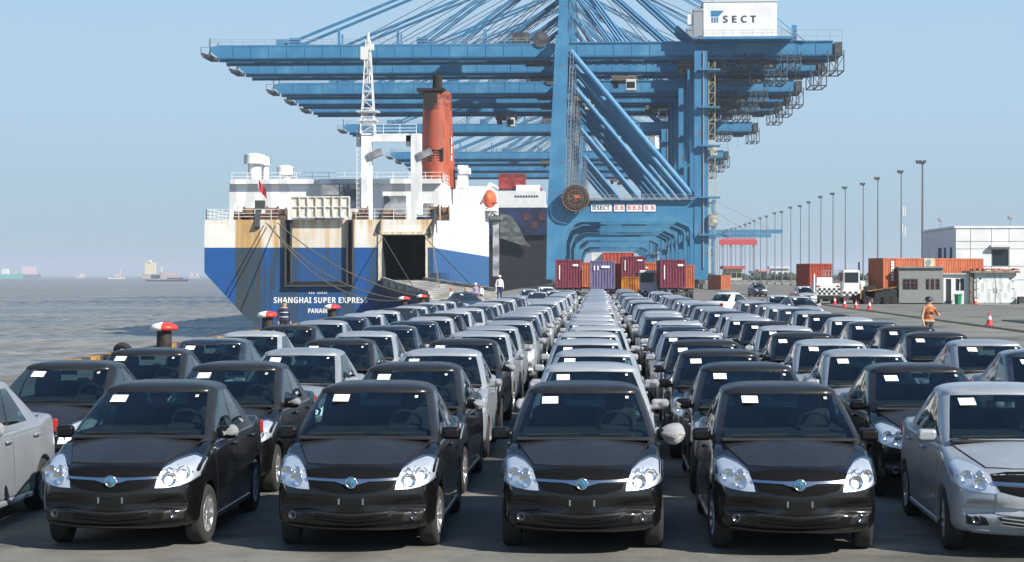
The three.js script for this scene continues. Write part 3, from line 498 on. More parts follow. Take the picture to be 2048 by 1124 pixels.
  // raised stern ramp in its guides
  { const a = L(586, 563, 0), b = L(694, 437, 0), cx = (a.x + b.x) / 2;
    const g = new G(); for (const px of [573, 584, 696, 707]) { const x = L(px, 500, 0).x; g.box(x, (a.y + YT) / 2 - .15, .48, .14, YT - a.y + .2, .42); } g.box(cx, a.y - .42, .5, b.x - a.x + 1.5, .16, .46); g.build('ramp_guide', mat.darkSteel, ship);
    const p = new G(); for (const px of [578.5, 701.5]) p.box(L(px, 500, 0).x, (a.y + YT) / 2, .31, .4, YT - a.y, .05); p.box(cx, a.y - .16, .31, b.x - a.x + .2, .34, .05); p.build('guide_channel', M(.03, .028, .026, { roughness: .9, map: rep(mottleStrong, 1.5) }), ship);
    const t = new G(), t0 = L(584, 437, -.6), t1 = L(700, 396, -.6), n = 7, w = (t1.x - t0.x) / n; t.box((t0.x + t1.x) / 2, (t0.y + t1.y) / 2 + .1, .9, t1.x - t0.x, t1.y - t0.y, .08); for (let i = 0; i <= n; i++) t.box(t0.x + i * w, (t0.y + t1.y) / 2 + .1, 1.02, .13, t1.y - t0.y, .22); for (const k of [0, .52, 1]) t.box((t0.x + t1.x) / 2, lerp(t0.y, t1.y, k) + .1, 1.0, t1.x - t0.x, .12, .16); t.build('ramp_flap', M(.74, .70, .60, { roughness: .75, map: rep(streaky, 2) }), ship); }
  // name and port
  const ln = L(642, 606, 0), pn = L(640, 626, 0);
  lettering('SHANGHAI SUPER EXPRESS', .58, .03, mat.lettering, ship, ln.x, ln.y, .29, 9.4); lettering('PANAMA', .46, .03, mat.lettering, ship, pn.x, pn.y, .29, 2.3);
  { const g = new G(); const a = L(620, 589, 0); for (let i = 0; i < 9; i++) if (i !== 3) { g.box(a.x + i * .21, a.y + .1, .3, .13, .05, .03); g.box(a.x + i * .21, a.y + .2, .3, .05, .16, .03); } g.build('small_lettering', mat.lettering, ship); }
  // working deck: rails, winches, bitts
  const rail = (pts, nm = 'railing', h = 1.05, m = mat.white, parent = ship) => { const g = new G(); for (let i = 0; i < pts.length - 1; i++) { const a = pts[i], b = pts[i + 1], n = Math.max(1, Math.round(a.distanceTo(b) / 1.8)); for (let k = 0; k <= n; k++) { const p = a.clone().lerp(b, k / n); g.beam(p, V(p.x, p.y + h, p.z), .06, .06); } for (const y of [h, h * .62, h * .3]) g.beam(V(a.x, a.y + y, a.z), V(b.x, b.y + y, b.z), .05, .05); } return g.build(nm, m, parent); };
  rail([V(-B + .15, YT, -11.5), V(-B + .15, YT, .05), V(L(575, 430, 0).x, YT, .05)]); rail([V(L(712, 430, 0).x, YT, .05), V(B - .15, YT, .05), V(B - .15, YT, -11.5)]);
  for (const [px, s, w, h] of [[478, 2, .9, 1.3], [500, 3, 1.3, 1.9], [524, 1.6, 1.5, 1.1], [545, 2.4, 1.2, 1.7], [562, 3, 1.1, 2.0], [712, 1.4, .7, 1.4], [728, 2, .8, 1.8], [775, 3, 1.4, 1.4], [800, 2, 1.0, 1.0], [868, 2.2, 1.0, 1.9], [890, 3, .8, 2.2], [846, 3.6, 1.2, 1.0]].map(([a, b, w, h]) => [a, b, w * .85, h * rr(.6, .85)])) {
    const x = L(px, 430, s).x, g = new G(); g.box(x, YT + h * .2, -s, w * 1.2, h * .4, 1.3); g.cyl(V(x - w * .55, YT + h * .62, -s), V(x + w * .55, YT + h * .62, -s), h * .3, h * .3, 12); g.cyl(V(x - w * .6, YT + h * .62, -s), V(x - w * .5, YT + h * .62, -s), h * .42, h * .42, 12); g.cyl(V(x + w * .5, YT + h * .62, -s), V(x + w * .6, YT + h * .62, -s), h * .42, h * .42, 12); g.build('mooring_winch', px % 3 ? mat.rust : mat.shipGrey, ship);
  }
  { const g = new G(), x = L(516, 430, 0).x; g.beam(V(x, 7.4, .5), V(x, 9.6, -.5), .5, .5); g.box(x + .1, 9.7, -.6, .9, .9, .9); g.build('fairlead', mat.darkSteel, ship); const h = new G(), x2 = L(863, 450, 0).x; h.beam(V(x2 - .1, 6.6, .4), V(x2 + .2, 9.2, -.2), .5, .4); h.build('fairlead', mat.darkSteel, ship); const k = new G(), x3 = L(757, 450, 0).x; k.beam(V(x3, 6.9, .4), V(x3 + .3, 9.0, -.2), .4, .4); k.build('fairlead', mat.darkSteel, ship); }
  // superstructure details
  { const g = new G(); g.box(0, 12.62, -11.7, 2 * B - .4, .5, .9); g.build('roof_edge', mat.shipWhite, deckhouse); rail([V(-B + .2, 12.5, -12.2), V(B - .2, 12.5, -12.2), V(B - .2, 12.5, -60)], 'railing', 1.1, mat.white, deckhouse);
    for (const [px, w, h] of [[640, 1.0, 2.0], [790, 2.4, 2.9], [858, 1.0, 2.1]]) { const d = new G(), x = L(px, 400, 12).x; d.box(x, YT + h / 2, -11.85, w, h, .1); d.build('doorway', mat.shipGrey, deckhouse); }
    const b = new G(), bx = L(672, 385, 10).x; b.box(bx, 11.6, -10.2, 2.6, 1.1, 2.2); b.box(bx + 1.6, 10.7, -9.8, 1.6, 2.0, 1.6); b.build('deck_locker', mat.shipGrey, ship); }
  for (const [px, w, y0, y1, s] of [[509, 43, 310, 328, 14], [531, 22, 316, 331, 16], [571, 38, 334, 350, 14]]) {
    const k = 3590 / (S0 + s), a = L(px, y0, s), b = L(px, y1, s), r = w / 2 / k, g = new G(), v = new THREE.Group(); v.name = 'vent'; ship.add(v);
    g.cyl(V(a.x, b.y, -s), V(a.x, a.y, -s), r, r * .97, 20); g.cyl(V(a.x, a.y, -s), V(a.x, a.y + .18, -s), r * .9, r * .4, 20); g.build('vent_cap', mat.shipWhite, v);
    const q = new G(); q.cyl(V(a.x, 12.4, -s), V(a.x, b.y, -s), r * .62, r * .62, 16); q.build('vent_stem', mat.shipWhite, v);
  }
  { const g = new G(), a = L(521, 372, 9); g.cyl(V(a.x, YT, -9), V(a.x - .3, 13.2, -9), .05, .04, 6); g.build('flagpole', mat.white, ship); const f = new G(); f.add(strip([0, 1, 2, 3, 4].map(i => [[a.x - .2 + i * .2, 12.7 - i * .28, -9 + .14 * Math.sin(i * 2)], [a.x - .1 + i * .2, 11.5 - i * .22, -9 + .14 * Math.sin(i * 2 + 1)]]))); f.build('flag', M(.42, .04, .05, { roughness: .9 }), ship); }
  // goalpost with lattice mast
  { const s = 8, g = new G(), a = L(734, 410, s), b = L(833, 410, s), yT = L(734, 268, s).y, yb = L(734, 284, s).y;
    for (const p of [a, b]) g.box(p.x, (YT + yT) / 2, -s, 1.05, yT - YT, 1.15); g.box((a.x + b.x) / 2, (yT + yb) / 2, -s, b.x - a.x - 1, yT - yb, 1.0);
    g.build('goalpost', mat.shipWhite, ship);
    rail([V(a.x, yT, -s), V(b.x, yT, -s)], 'goalpost_railing', 1.0);
    for (const p of [a, b]) { const k = new G(); k.box(p.x + .9, yb - 1.3, -s + .3, 1.5, .7, 1.0, 0, 0, .4); k.build('boom_heel', mat.shipGrey, ship); const k2 = new G(); k2.box(p.x - .75, yb + .1, -s, .6, 1.1, 1.0); k2.build('boom_bracket', mat.shipGrey, ship); }
    const lad = new G(); for (const x of [a.x - 1.0, a.x - .5]) lad.beam(V(x, YT, -s + .4), V(x, yT + .4, -s + .4), .07, .07); for (let y = YT; y < yT; y += .5) lad.beam(V(a.x - 1, y, -s + .4), V(a.x - .5, y, -s + .4), .05, .05); lad.build('ladder', mat.white, ship);
    const m = new G(), y0 = yT, y1 = L(734, 66, s).y, H = y1 - y0, cx = a.x + .12, hw = t => lerp(.72, .16, t), N = 11;
    for (const i of [-1, 1]) for (const j of [-1, 1]) m.beam(V(cx + i * hw(0), y0, -s + j * hw(0)), V(cx + i * hw(.93), y0 + H * .93, -s + j * hw(.93)), .1, .1);
    m.cyl(V(cx, y0 + H * .5, -s), V(cx, y1, -s), .2, .14, 10);
    for (let n = 0; n < N; n++) { const t = n / N * .93, u = (n + 1) / N * .93, ya = y0 + H * t, yc = y0 + H * u, A = hw(t), C = hw(u); for (const j of [-1, 1]) { m.beam(V(cx - A, ya, -s + j * A), V(cx + A, ya, -s + j * A), .06, .06); m.beam(V(cx + (n % 2 ? A : -A), ya, -s + j * A), V(cx + (n % 2 ? -C : C), yc, -s + j * C), .07, .07); } for (const i of [-1, 1]) { m.beam(V(cx + i * A, ya, -s - A), V(cx + i * A, ya, -s + A), .09, .09); m.beam(V(cx + i * A, ya, -s - (n % 2 ? A : -A)), V(cx + i * C, yc, -s + (n % 2 ? C : -C)), .07, .07); } }
    m.box(cx, y0 + H * .22, -s, 2.3, .1, 2.0); m.box(cx, y0 + H * .13, -s, 2.0, .1, 1.8); m.box(cx - .35, y0 + H * .8, -s, .8, 1.3, .7); m.box(cx + .3, y0 + H * .86, -s, .6, .6, .5);
    m.build('lattice_mast', mat.white, ship);
  }
  // funnel
  { const s = 22, fu = new THREE.Group(); fu.name = 'funnel'; ship.add(fu); const a = L(874, 355, s), b = L(873, 182, s), h = b.y - 12.4;
    const col = (pr) => { const g = new THREE.LatheGeometry(pr.map(p => new THREE.Vector2(...p)), 28); g.scale(1, 1, 1.5); return g; };
    const g = new G(); g.add(col([[2.05, 0], [1.92, h * .25], [1.76, h * .5], [1.62, h * .8]]), new THREE.Matrix4().makeTranslation(a.x, 12.4, -s - .6)); g.build('casing', mat.orangeFunnel, fu);
    const t = new G(); t.add(col([[1.63, h * .8], [1.55, h * .985], [0, h * .985]]), new THREE.Matrix4().makeTranslation(a.x, 12.4, -s - .6)); t.build('upper_casing', M(.32, .065, .03, { roughness: .7, map: rep(mottleStrong, 2) }), fu);
    const so = new G(); so.box(a.x - .55, 12.4 + h * .88, -s + 1.72, 1.5, h * .17, .16); so.box(a.x - .55, 12.4 + h * 1.0, -s - .3, 3.1, .28, 4.4); so.cyl(V(a.x + .05, 12.4 + h * .98, -s), V(a.x + .05, 12.4 + h * 1.16, -s), .55, .55, 14); so.build('exhaust', mat.soot, fu);
    const lv = new G(), ly = L(875, 312, s).y; for (let i = 0; i < 5; i++) lv.box(a.x + .05, ly - .55 + i * .28, -s + 1.98, 1.6, .12, .5, 0, .5); lv.box(a.x + .05, ly, -s + 1.7, 1.7, 1.5, .5); lv.build('louvre', mat.soot, fu);
    const w = new G(); for (const [dy, dh] of [[5.2, .8], [4.2, .8], [3.3, .6]]) w.box(a.x + 1.62, 12.4 + dy, -s + .4, .12, dh, .9, .2); w.build('emblem', mat.lettering, fu);
    const rg = new G(); for (const y of [.35, .7, 1.1]) rg.beam(V(a.x - 2.3, 12.5 + y, -s + 2.6), V(a.x + 1.6, 12.5 + y, -s + 2.6), .07, .07); for (let i = 0; i < 5; i++) rg.beam(V(a.x - 2.3 + i * .97, 12.5, -s + 2.6), V(a.x - 2.3 + i * .97, 13.6, -s + 2.6), .07, .07); rg.build('funnel_railing', M(.75, .40, .30, { roughness: .7 }), fu);
    const sv = new G(), x = L(926, 350, s).x; sv.box(x, 13.6, -s, 1.1, 2.6, 1.5); sv.rbox(x + .2, 14.2, -s + .3, 1.4, .8, 1.2, .2, 2); sv.build('side_vent', mat.shipWhite, ship);
  }
  // forward accommodation, lifeboat and davits
  { const g = new G(), X = B; g.box(X - 4, 14.4, -108, 7.6, 3.8, 22); g.box(X - 3, 12.4, -97.4, 6.3, 1.2, 1); g.build('accommodation_block', mat.shipWhite, ship);
    const lb = P(979.5, 398, 262); lb.x -= pos[0]; const c = new THREE.SphereGeometry(1, 20, 14); c.scale(1.0, 1.32, 3.4); const b = new G(); b.add(c, new THREE.Matrix4().makeTranslation(lb.x, lb.y, -84)); b.box(lb.x, lb.y - .5, -84, 2.08, .14, 6.0); b.build('lifeboat', M(.78, .14, .05, { roughness: .45 }), ship);
    const dv = new G(); for (const z of [-81.5, -86.5]) { dv.beam(V(X - 1.4, 12.5, z), V(lb.x + .2, lb.y + 2.2, z), .3, .3); dv.beam(V(lb.x + .2, lb.y + 2.2, z), V(lb.x + 1.2, lb.y + 1.7, z), .25, .25); dv.beam(V(X - .2, 10.8, z), V(lb.x + .6, lb.y - 1.6, z), .25, .25); } dv.box(lb.x - .2, lb.y - 1.75, -84, 2.6, .2, 8); dv.build('davit', mat.white, ship);
    const tw = new G(), t0 = P(992, 550, 268).x - pos[0], y1 = P(992, 436, 268).y; tw.box(t0, (y1 + .2) / 2 + 1.2, -90, .9, y1 - 2.4, .9); tw.box(t0, y1, -90, 1.8, .5, 2.2); tw.build('gangway_tower', mat.shipGrey, ship); }
  // stern ramp lowered to the quay
  { const a = V(d0.x + .1, dn, .4), b = V(d1.x - .1, dn, .4), q = (x, y, z) => V(x - pos[0], y, z + S0), e0 = q(-15.2, .12, -160), e1 = q(-9.6, .12, -167);
    const g = new G(), th = .55; const slab = (p, q2, r, s) => { const P4 = [p, q2, r, s], lowr = P4.map(v => v.clone().setY(v.y - th)), t = []; const quad = (i, j, k, l) => { for (const v of [i, j, k, i, k, l]) t.push(v.x, v.y, v.z); }; quad(p, q2, r, s); quad(lowr[3], lowr[2], lowr[1], lowr[0]); for (let i = 0; i < 4; i++) { const n = (i + 1) % 4; quad(P4[n], P4[i], lowr[i], lowr[n]); } const bg = new THREE.BufferGeometry(); bg.setAttribute('position', new THREE.Float32BufferAttribute(t, 3)); bg.computeVertexNormals(); g.add(bg); };
    e0.y = .95; e1.y = 1.15; slab(a, b, e1, e0); g.build('ramp', M(.44, .43, .38, { roughness: .85, map: rep(mottleStrong, 3) }), ship); { const fl = new G(), f0 = q(-14.8, .1, -155), f1 = q(-8.9, .1, -162); fl.beam(e0.clone().lerp(e1, .5).add(V(0, -.3, 0)), f0.clone().lerp(f1, .5), 6.4, .25); fl.build('ramp_flap', M(.44, .43, .38, { roughness: .85, map: rep(mottleStrong, 3) }), ship); }
    const k = new G(); for (const t of [0, .5, 1]) { const p = a.clone().lerp(b, t), r = e0.clone().lerp(e1, t); k.beam(V(p.x, p.y - .9, p.z), V(r.x, r.y - .75, r.z), .3, .7); } for (let i = 1; i < 10; i++) { const p = a.clone().lerp(e0, i / 10), r = b.clone().lerp(e1, i / 10); k.beam(V(p.x, p.y - .75, p.z), V(r.x, r.y - .75, r.z), .2, .4); } k.build('ramp_girder', mat.darkSteel, ship);
    const e = new G(); for (const [p, r] of [[a, e0], [b, e1]]) e.beam(V(p.x, p.y + .14, p.z), V(r.x, r.y + .14, r.z), .3, .28); e.build('ramp_edge', M(.45, .42, .36, { roughness: .8, map: rep(mottleStrong, 2) }), ship);
    const w = new G(); w.beam(V(a.x, 6.5, .5), a.clone().lerp(e0, .7), .06, .06); w.beam(V(b.x, 6.5, .5), b.clone().lerp(e1, .7), .06, .06); w.build('ramp_wire', mat.darkSteel, ship); }
  // mooring lines from the stern to the bollards
  const line = (a, b, sag, r = .055) => { const pts = []; for (let i = 0; i <= 20; i++) { const t = i / 20, p = a.clone().lerp(b, t); p.y -= sag * 4 * t * (1 - t); pts.push(p); } return new THREE.TubeGeometry(new THREE.CatmullRomCurve3(pts), 24, r, 5); };
  const W = (v) => V(v.x + pos[0], v.y, v.z - S0);
  [[[534, 446, 0], [-15.1, .8, -138], 1.6, 'upper'], [[540, 449, 0], [-15.0, .74, -138.2], 2.3, 'slack middle'], [[557, 446, 0], [-15.1, .82, -152], 1.2, 'taut'], [[862, 452, 0], [-14.9, .8, -168], .6, 'short']].forEach(([a, b, s, w]) => { const g = new G(); g.add(line(W(L(...a)).add(V(0, 0, .5)), V(...b), s)); tag(g.build('mooring_line', mat.rope), `${w} brown mooring line from the ferry stern to a bollard`, 'rope', 'ferry mooring lines'); });
}
// ------------------------------------------------------------------ dark container ship beyond the ferry
{
  const D = 600, o = thing('container_ship', 'dark navy container ship with white deckhouse and red funnel beyond the ferry', 'ship', [-34.2, 0, -D]);
  const X = 16.8, g = new G(), h = new G(), w = new G(), r = new G(), Yh = P(1050, 415, D).y, Ym = P(1050, 470, D).y;
  const sec = (pts, d) => { const s = new THREE.Shape(pts.map(a => new THREE.Vector2(...a))); return new THREE.ExtrudeGeometry(s, { depth: d, bevelEnabled: false }); };
  const up = sec([[-X, Ym], [X, Ym], [X, Yh], [-X, Yh]], 150); up.translate(0, 0, -150); g.add(up); g.build('upper_hull', M(.010, .026, .095, { roughness: .55, map: rep(mottleStrong, 14) }), o);
  const lo = sec([[-X * .55, -3.7], [X * .7, -3.7], [X, 2], [X, Ym], [-X, Ym], [-X, 2]], 147); lo.translate(0, 0, -148.5); h.add(lo); h.build('lower_hull', M(.009, .010, .012, { roughness: .7, map: rep(mottleStrong, 9) }), o);
  const y2 = P(1050, 382, D).y; w.box(2, (Yh + y2) / 2, -5, 2 * X - 6, y2 - Yh, 9); w.box(10, y2 + 1, -6, 8, 2.4, 6); w.box(0, Yh + .5, -2, 2 * X, 1, 1.4); w.build('deckhouse', mat.white, o);
  const dk = new G(); for (let i = 0; i < 9; i++) dk.box(6 + i * .9, (Yh + y2) / 2 + 1, -.42, .55, .6, .1); dk.build('window_band', mat.glassDark, o);
  r.box(4.5, y2 + 3.4, -8, 9, 5.4, 7); r.box(12, y2 + .7, -8, 5, 1.2, 6); r.build('funnel', M(.38, .035, .03, { roughness: .6, map: rep(mottleStrong, 5) }), o);
  const c = new G(); for (let i = 0; i < 3; i++) c.box(9.6 + i * 2.6, Yh - 3.2 - (i % 2) * 2.7, .12, 2.3, 2.4, .2); c.build('draught_board', M(.07, .016, .022, { roughness: .8 }), o);
  const p = new G(), q = (px, py) => { const v = P(px, py, D - 2); return [v.x + 34.2, v.y]; }; const pl = sec([[1000, 428], [1021, 430], [1036, 452], [1050, 480], [1061, 494], [1030, 486], [1000, 476]].map(a => q(...a)), 1.5); p.add(pl); p.build('stern_ramp', M(.15, .17, .16, { roughness: .85, map: rep(mottleStrong, 5) }), o);
}

// ------------------------------------------------------------------ quay cranes
{
  const D = 355, X0 = 5.6; // near girder plane, crane centre
  const C = (px, py, d = D) => { const v = P(px, py, d); return V(v.x - X0, v.y, D - d); };
  const cr = thing('quay_crane', '', 'crane', [X0, 0, -D], 0, 'blue quay cranes along the waterside');
  const zN = 5, zF = -12, B = mat.craneBlue;
  const xW = -8.8 - X0, xL = 19.6 - X0, xTop = -7.0 - X0, YG0 = 45.9, YG1 = 48.4, YA = 71;
  const tapered = (x0, y0, x1, y1, z, w0, w1, d) => { const g = new THREE.BoxGeometry(1, 1, d), p = g.attributes.position; for (let i = 0; i < p.count; i++) { const t = p.getY(i) + .5; p.setX(i, lerp(x0, x1, t) + p.getX(i) * lerp(w0, w1, t)); p.setY(i, lerp(y0, y1, t)); p.setZ(i, p.getZ(i) + z); } g.computeVertexNormals(); return g; };
  for (const z of [zN, zF]) {
    const a = new G(); a.add(tapered(xW, 1.8, xW + .25, 17.4, z, 3.3, 3.3, 2)); a.add(tapered(xW + .25, 17.4, lerp(xW, xTop, .8), YG1 + 1, z, 3.2, 2.5, 1.9)); a.build('waterside_leg', B, cr);
    const ap = new G(); ap.add(tapered(lerp(xW, xTop, .8), YG1 + 1, xTop + .2, YA, z * .6 - 1.4, 1.9, 1.5, 1.4)); ap.beam(V(xTop - .4, YG1 + 1, z), V(xTop - .4, YG1 + 1, z * .6 - 1.4), 1.4, 1.4); ap.build('apex_leg', B, cr);
    const b = new G(); b.add(tapered(xL, 1.8, xL - .1, YG0 + .2, z, 2.7, 2.5, 1.9)); b.build('landside_leg', B, cr);
    const c = new G(); c.box((xW + xL) / 2 + .1, 15.1, z, xL - xW - 2.9, 4.2, 1.6); for (const [x, s] of [[xW + 1.65, 1], [xL - 1.35, -1]]) { const sh = new THREE.Shape([new THREE.Vector2(0, 0), new THREE.Vector2(s * 3.4, 0), new THREE.Vector2(s * 1.1, -1.0), new THREE.Vector2(0, -3.6)]); const e = new THREE.ExtrudeGeometry(sh, { depth: 1.5, bevelEnabled: false }); e.translate(x, 13.0, z - .75); c.add(e); } c.build('portal_beam', B, cr);
    const d = new G(); d.cyl(V(xW + 3.0, 46.3, z), V(xL - 1.6, 17.9, z), .64, .64, 16); d.build('diagonal_brace', B, cr);
    const r = new G(); for (const y of [17.2 + 1.05, 17.2 + .55]) r.beam(V(xW + 2, y, z + .7), V(xL - 1.3, y, z + .7), .08, .08); for (let i = 0; i < 14; i++) r.beam(V(lerp(xW + 2, xL - 1.3, i / 13), 17.2, z + .7), V(lerp(xW + 2, xL - 1.3, i / 13), 18.3, z + .7), .08, .08); r.build('walkway_rail', mat.steel, cr);
  }
  for (const x of [xW, xL]) {
    const s = new G(); s.box(x, 2.9, (zN + zF) / 2, 1.7, 2.2, zN - zF - 2); s.build('sill_beam', B, cr);
    for (const z of [zN, zF]) { const g = new G(); g.box(x, 1.35, z, 1.2, .9, 5.2); for (const k of [-2, -.7, .7, 2]) { g.cyl(V(x - .25, .42, z + k), V(x + .25, .42, z + k), .40, .40, 14); } g.build('bogie', mat.craneDark, cr); }
    const t = new G(); t.box(x + (x < 0 ? .4 : 0), 44.6, (zN + zF) / 2, 1.6, 2.4, zN - zF - 1.9); t.build('cross_beam', B, cr);
    const t2 = new G(); t2.box(x + .1, 15.3, (zN + zF) / 2, 1.5, 2.6, zN - zF - 2); t2.build('cross_beam', B, cr);
  }
  const ab = new G(); ab.box(xTop + .2, YA, -1.4 - .6 * 3.5, 2, 1.6, 13); ab.build('apex_beam', B, cr);
  // boom and rear girders, rails, flanges
  const tipL = -75.9 - X0, tipR = 45.6 - X0;
  for (const z of [0, -7]) {
    const bm = new G(); bm.box((tipL + xW + 1) / 2, (YG0 + YG1) / 2, z, xW + 1 - tipL, YG1 - YG0, 1.2); const tg = new THREE.Shape([new THREE.Vector2(tipL, YG1), new THREE.Vector2(tipL - 1.6, YG1 - .3), new THREE.Vector2(tipL - 1.6, YG0 + 1.2), new THREE.Vector2(tipL, YG0)]); const tgg = new THREE.ExtrudeGeometry(tg, { depth: 1.2, bevelEnabled: false }); tgg.translate(0, 0, z - .6); bm.add(tgg); const boom = bm.build('boom_girder', B, cr);
    const rg = new G(); rg.box((xW + 1.4 + tipR) / 2, (YG0 + YG1) / 2, z, tipR - xW - 1.4, YG1 - YG0, 1.2); rg.box((xW + 3 + tipR) / 2, YG1 + .12, z + .1, tipR - xW - 3, .22, 1.5); rg.build('rear_girder', B, cr);
    { const k = new G(); for (let x = tipL + 3; x < tipR - 1; x += 3.6) k.box(x, (YG0 + YG1) / 2, z + (z ? -.64 : .64), .12, YG1 - YG0 - .1, .1); k.box((tipL + tipR) / 2, YG1 - .25, z + (z ? -.63 : .63), tipR - tipL - 6, .1, .08); k.build('web_stiffeners', B, cr); }
    const fl = new G(); fl.box((tipL + tipR) / 2, YG0 - .45, z - .4, tipR - tipL, .5, .8); fl.box((tipL + tipR) / 2, YG0 - .14, z, tipR - tipL, .12, 1.5); fl.build('trolley_rail', B, cr);
    const hr = new G(); for (const y of [YG1 + 1.1, YG1 + .6]) hr.beam(V(tipL - 2, y, z + (z ? -.55 : .55)), V(xW - 1, y, z + (z ? -.55 : .55)), .07, .07); for (let i = 0; i <= 30; i++) { const x = lerp(tipL - 2, xW - 1, i / 30); hr.beam(V(x, YG1, z + (z ? -.55 : .55)), V(x, YG1 + 1.1, z + (z ? -.55 : .55)), .07, .07); } hr.build('girder_rail', mat.steel, cr);
  }
  { const g = new G(); for (let i = 0; i < 16; i++) { const x = lerp(tipL + 1, tipR - 2, i / 15); g.box(x, YG1 - .7, -3.5, .8, 1.1, 5.7); } g.build('girder_tie', B, cr);
    const nose = new G(); nose.box(tipL - 2.5, YG0 + .5, -3.5, 1.6, .6, 8); nose.box(tipL - 3.4, YG0 + .9, -3.5, .6, .4, 7); for (const z of [.2, -7.2]) { nose.beam(V(tipL - 3.6, YG0 + .8, z), V(tipL - 3.6, YG0 + 2.2, z), .12, .12); nose.beam(V(tipL - 1.8, YG0 + .8, z), V(tipL - 1.8, YG0 + 4, z), .18, .18); nose.beam(V(tipL - 3.6, YG0 + 2.2, z), V(tipL - 1.8, YG0 + 2.2, z), .08, .08); } nose.build('nose_platform', mat.craneDark, cr);
    for (const [px, h, w] of [[677, 3.4, .5], [684, 2.2, .3], [795, 3.4, .5], [802, 2.2, .3], [970, 3.0, .7]]) { const p = new G(), x = C(px, 80).x; p.box(x, YG1 + h / 2, -.6, w, h, .5); p.build('boom_post', B, cr); }
    for (const px of [590, 845]) for (const z of [0, -7]) { const bk = new G(); bk.box(C(px, 80).x, YG1 + .7, z, 2.2, 1.4, .8); bk.build('stay_bracket', B, cr); } { const bk = new G(); bk.box(C(562, 80).x, YG1 + .8, -3.5, 2.4, 1.2, 5); bk.build('boom_platform', B, cr); }
    const lk = new G(); lk.box(C(1040, 100).x, YG1 + .9, -3.5, 3.4, 3.0, 5.6); lk.box(C(1075, 100).x, YG0 + .4, -3.5, 5.2, 3.4, 5.4); lk.cyl(V(C(1082, 100).x, YG1 + .8, .9), V(C(1082, 100).x, YG1 + .8, .2), 1.6, 1.6, 18); lk.build('hinge_gear', mat.craneDark, cr); }
  // stays
  const stay = (x, y, ax, ay, nm, r = .17) => { for (const z of [.0, -7]) for (const k of [-.38, .38]) { const g = new G(); g.cyl(V(x + k, y, z), V(ax + k * .6, ay, z * .6 - 1.4), r, r, 7); g.build(nm, B, cr); } };
  stay(C(590, 80).x, YG1 + .9, xTop + .1, YA, 'fore_stay'); stay(C(845, 80).x, YG1 + .9, xTop + .1, YA - .8, 'fore_stay'); 
  stay(C(1385, 80).x, YG1 + .2, xTop + .3, YA, 'back_stay', .3); stay(C(1250, 80).x, YG1 + .2, xTop + .3, YA - 6, 'back_stay', .26); stay(C(1545, 60).x, YG1 + .2, xTop + .4, YA, 'back_stay', .12);
  { const g = new G(); for (const [px, y] of [[930, 66], [1010, 58]]) for (const z of [0, -7]) g.cyl(V(C(px, 80).x, YG1, z), V(xTop, y, z * .6 - 1.4), .09, .09, 6); g.build('boom_hoist_rope', mat.darkSteel, cr); }
  { const g = new G(); for (const [px, py, ax, ay] of [[700, 84, 0, 0], [760, 84, 0, -2], [960, 84, 0, -9], [1180, 84, .4, -12], [1300, 84, .4, -4], [1440, 20, .4, -1]]) for (const z of [.3, -6.8]) g.cyl(V(C(px, 80).x, py === 20 ? 56 : YG1, z), V(xTop + ax, YA + ay, z * .6 - 1.4), .075, .075, 5); g.build('guy_rope', mat.darkSteel, cr);
    const f = new G(); for (let i = 0; i < 26; i++) { const x = lerp(xW + 4, tipR - 4, i / 26), w = (tipR - xW - 8) / 26; f.add(new THREE.TorusGeometry(w * .48, .07, 4, 8, Math.PI), new THREE.Matrix4().makeRotationZ(Math.PI).setPosition(x + w / 2, YG0 - .7, -1.6)); } f.build('festoon_cable', mat.darkSteel, cr);
    for (const z of [zN, zF]) { const l = new G(), x = xW + 2.2; for (const k of [-.3, .3]) l.beam(V(x + k, 18, z + .9), V(x + k + 1.2, 46, z + .9), .09, .09); for (let y = 19; y < 46; y += 1) l.beam(V(x - .3 + (y - 18) / 28 * 1.2, y, z + .9), V(x + .3 + (y - 18) / 28 * 1.2, y, z + .9), .07, .07); l.build('leg_ladder', mat.steel, cr); const u = new G(); u.box((xW + xL) / 2, 17.35, z + 1.3, xL - xW - 3, .12, 1.0); u.build('walkway', mat.steel, cr); } }
  // machinery house
  { const x0 = C(1407, 50, 351).x, x1 = C(1554, 50, 351).x, y0 = C(1407, 74, 351).y, y1 = C(1407, 4, 351).y, h = new G(), zf = 4, zb = -11;
    h.box((x0 + x1) / 2, (y0 + y1) / 2, (zf + zb) / 2, x1 - x0, y1 - y0, zf - zb); const ho = h.build('machinery_house', M(.84, .84, .83, { roughness: .5, map: rep(mottle, 9) }), cr);
    const rf = new G(); rf.box((x0 + x1) / 2, y1 + .12, (zf + zb) / 2, x1 - x0 + .3, .2, zf - zb + .3); rf.build('house_roof', mat.white, ho);
    const pf = new G(); pf.box((x0 + x1) / 2 + .6, y0 - .35, (zf + zb) / 2 + .3, x1 - x0 + 4.5, .5, zf - zb + 2.6); pf.build('house_platform', B, cr);
    const rl = new G(); for (const y of [.55, 1.1]) rl.beam(V(x0, y0 + y, zf + 1.4), V(x1 + 2.6, y0 + y, zf + 1.4), .07, .07); for (let i = 0; i <= 9; i++) rl.beam(V(lerp(x0, x1 + 2.6, i / 9), y0, zf + 1.4), V(lerp(x0, x1 + 2.6, i / 9), y0 + 1.1, zf + 1.4), .08, .08); rl.build('house_rail', M(.35, .33, .2, { roughness: .7 }), cr);
    const tx = C(1479, 50, 351).x, ty = C(1479, 45, 351).y; lettering('S E C T', 1.35, .04, M(.03, .03, .035), ho, tx, ty, zf + .01, 6.4);
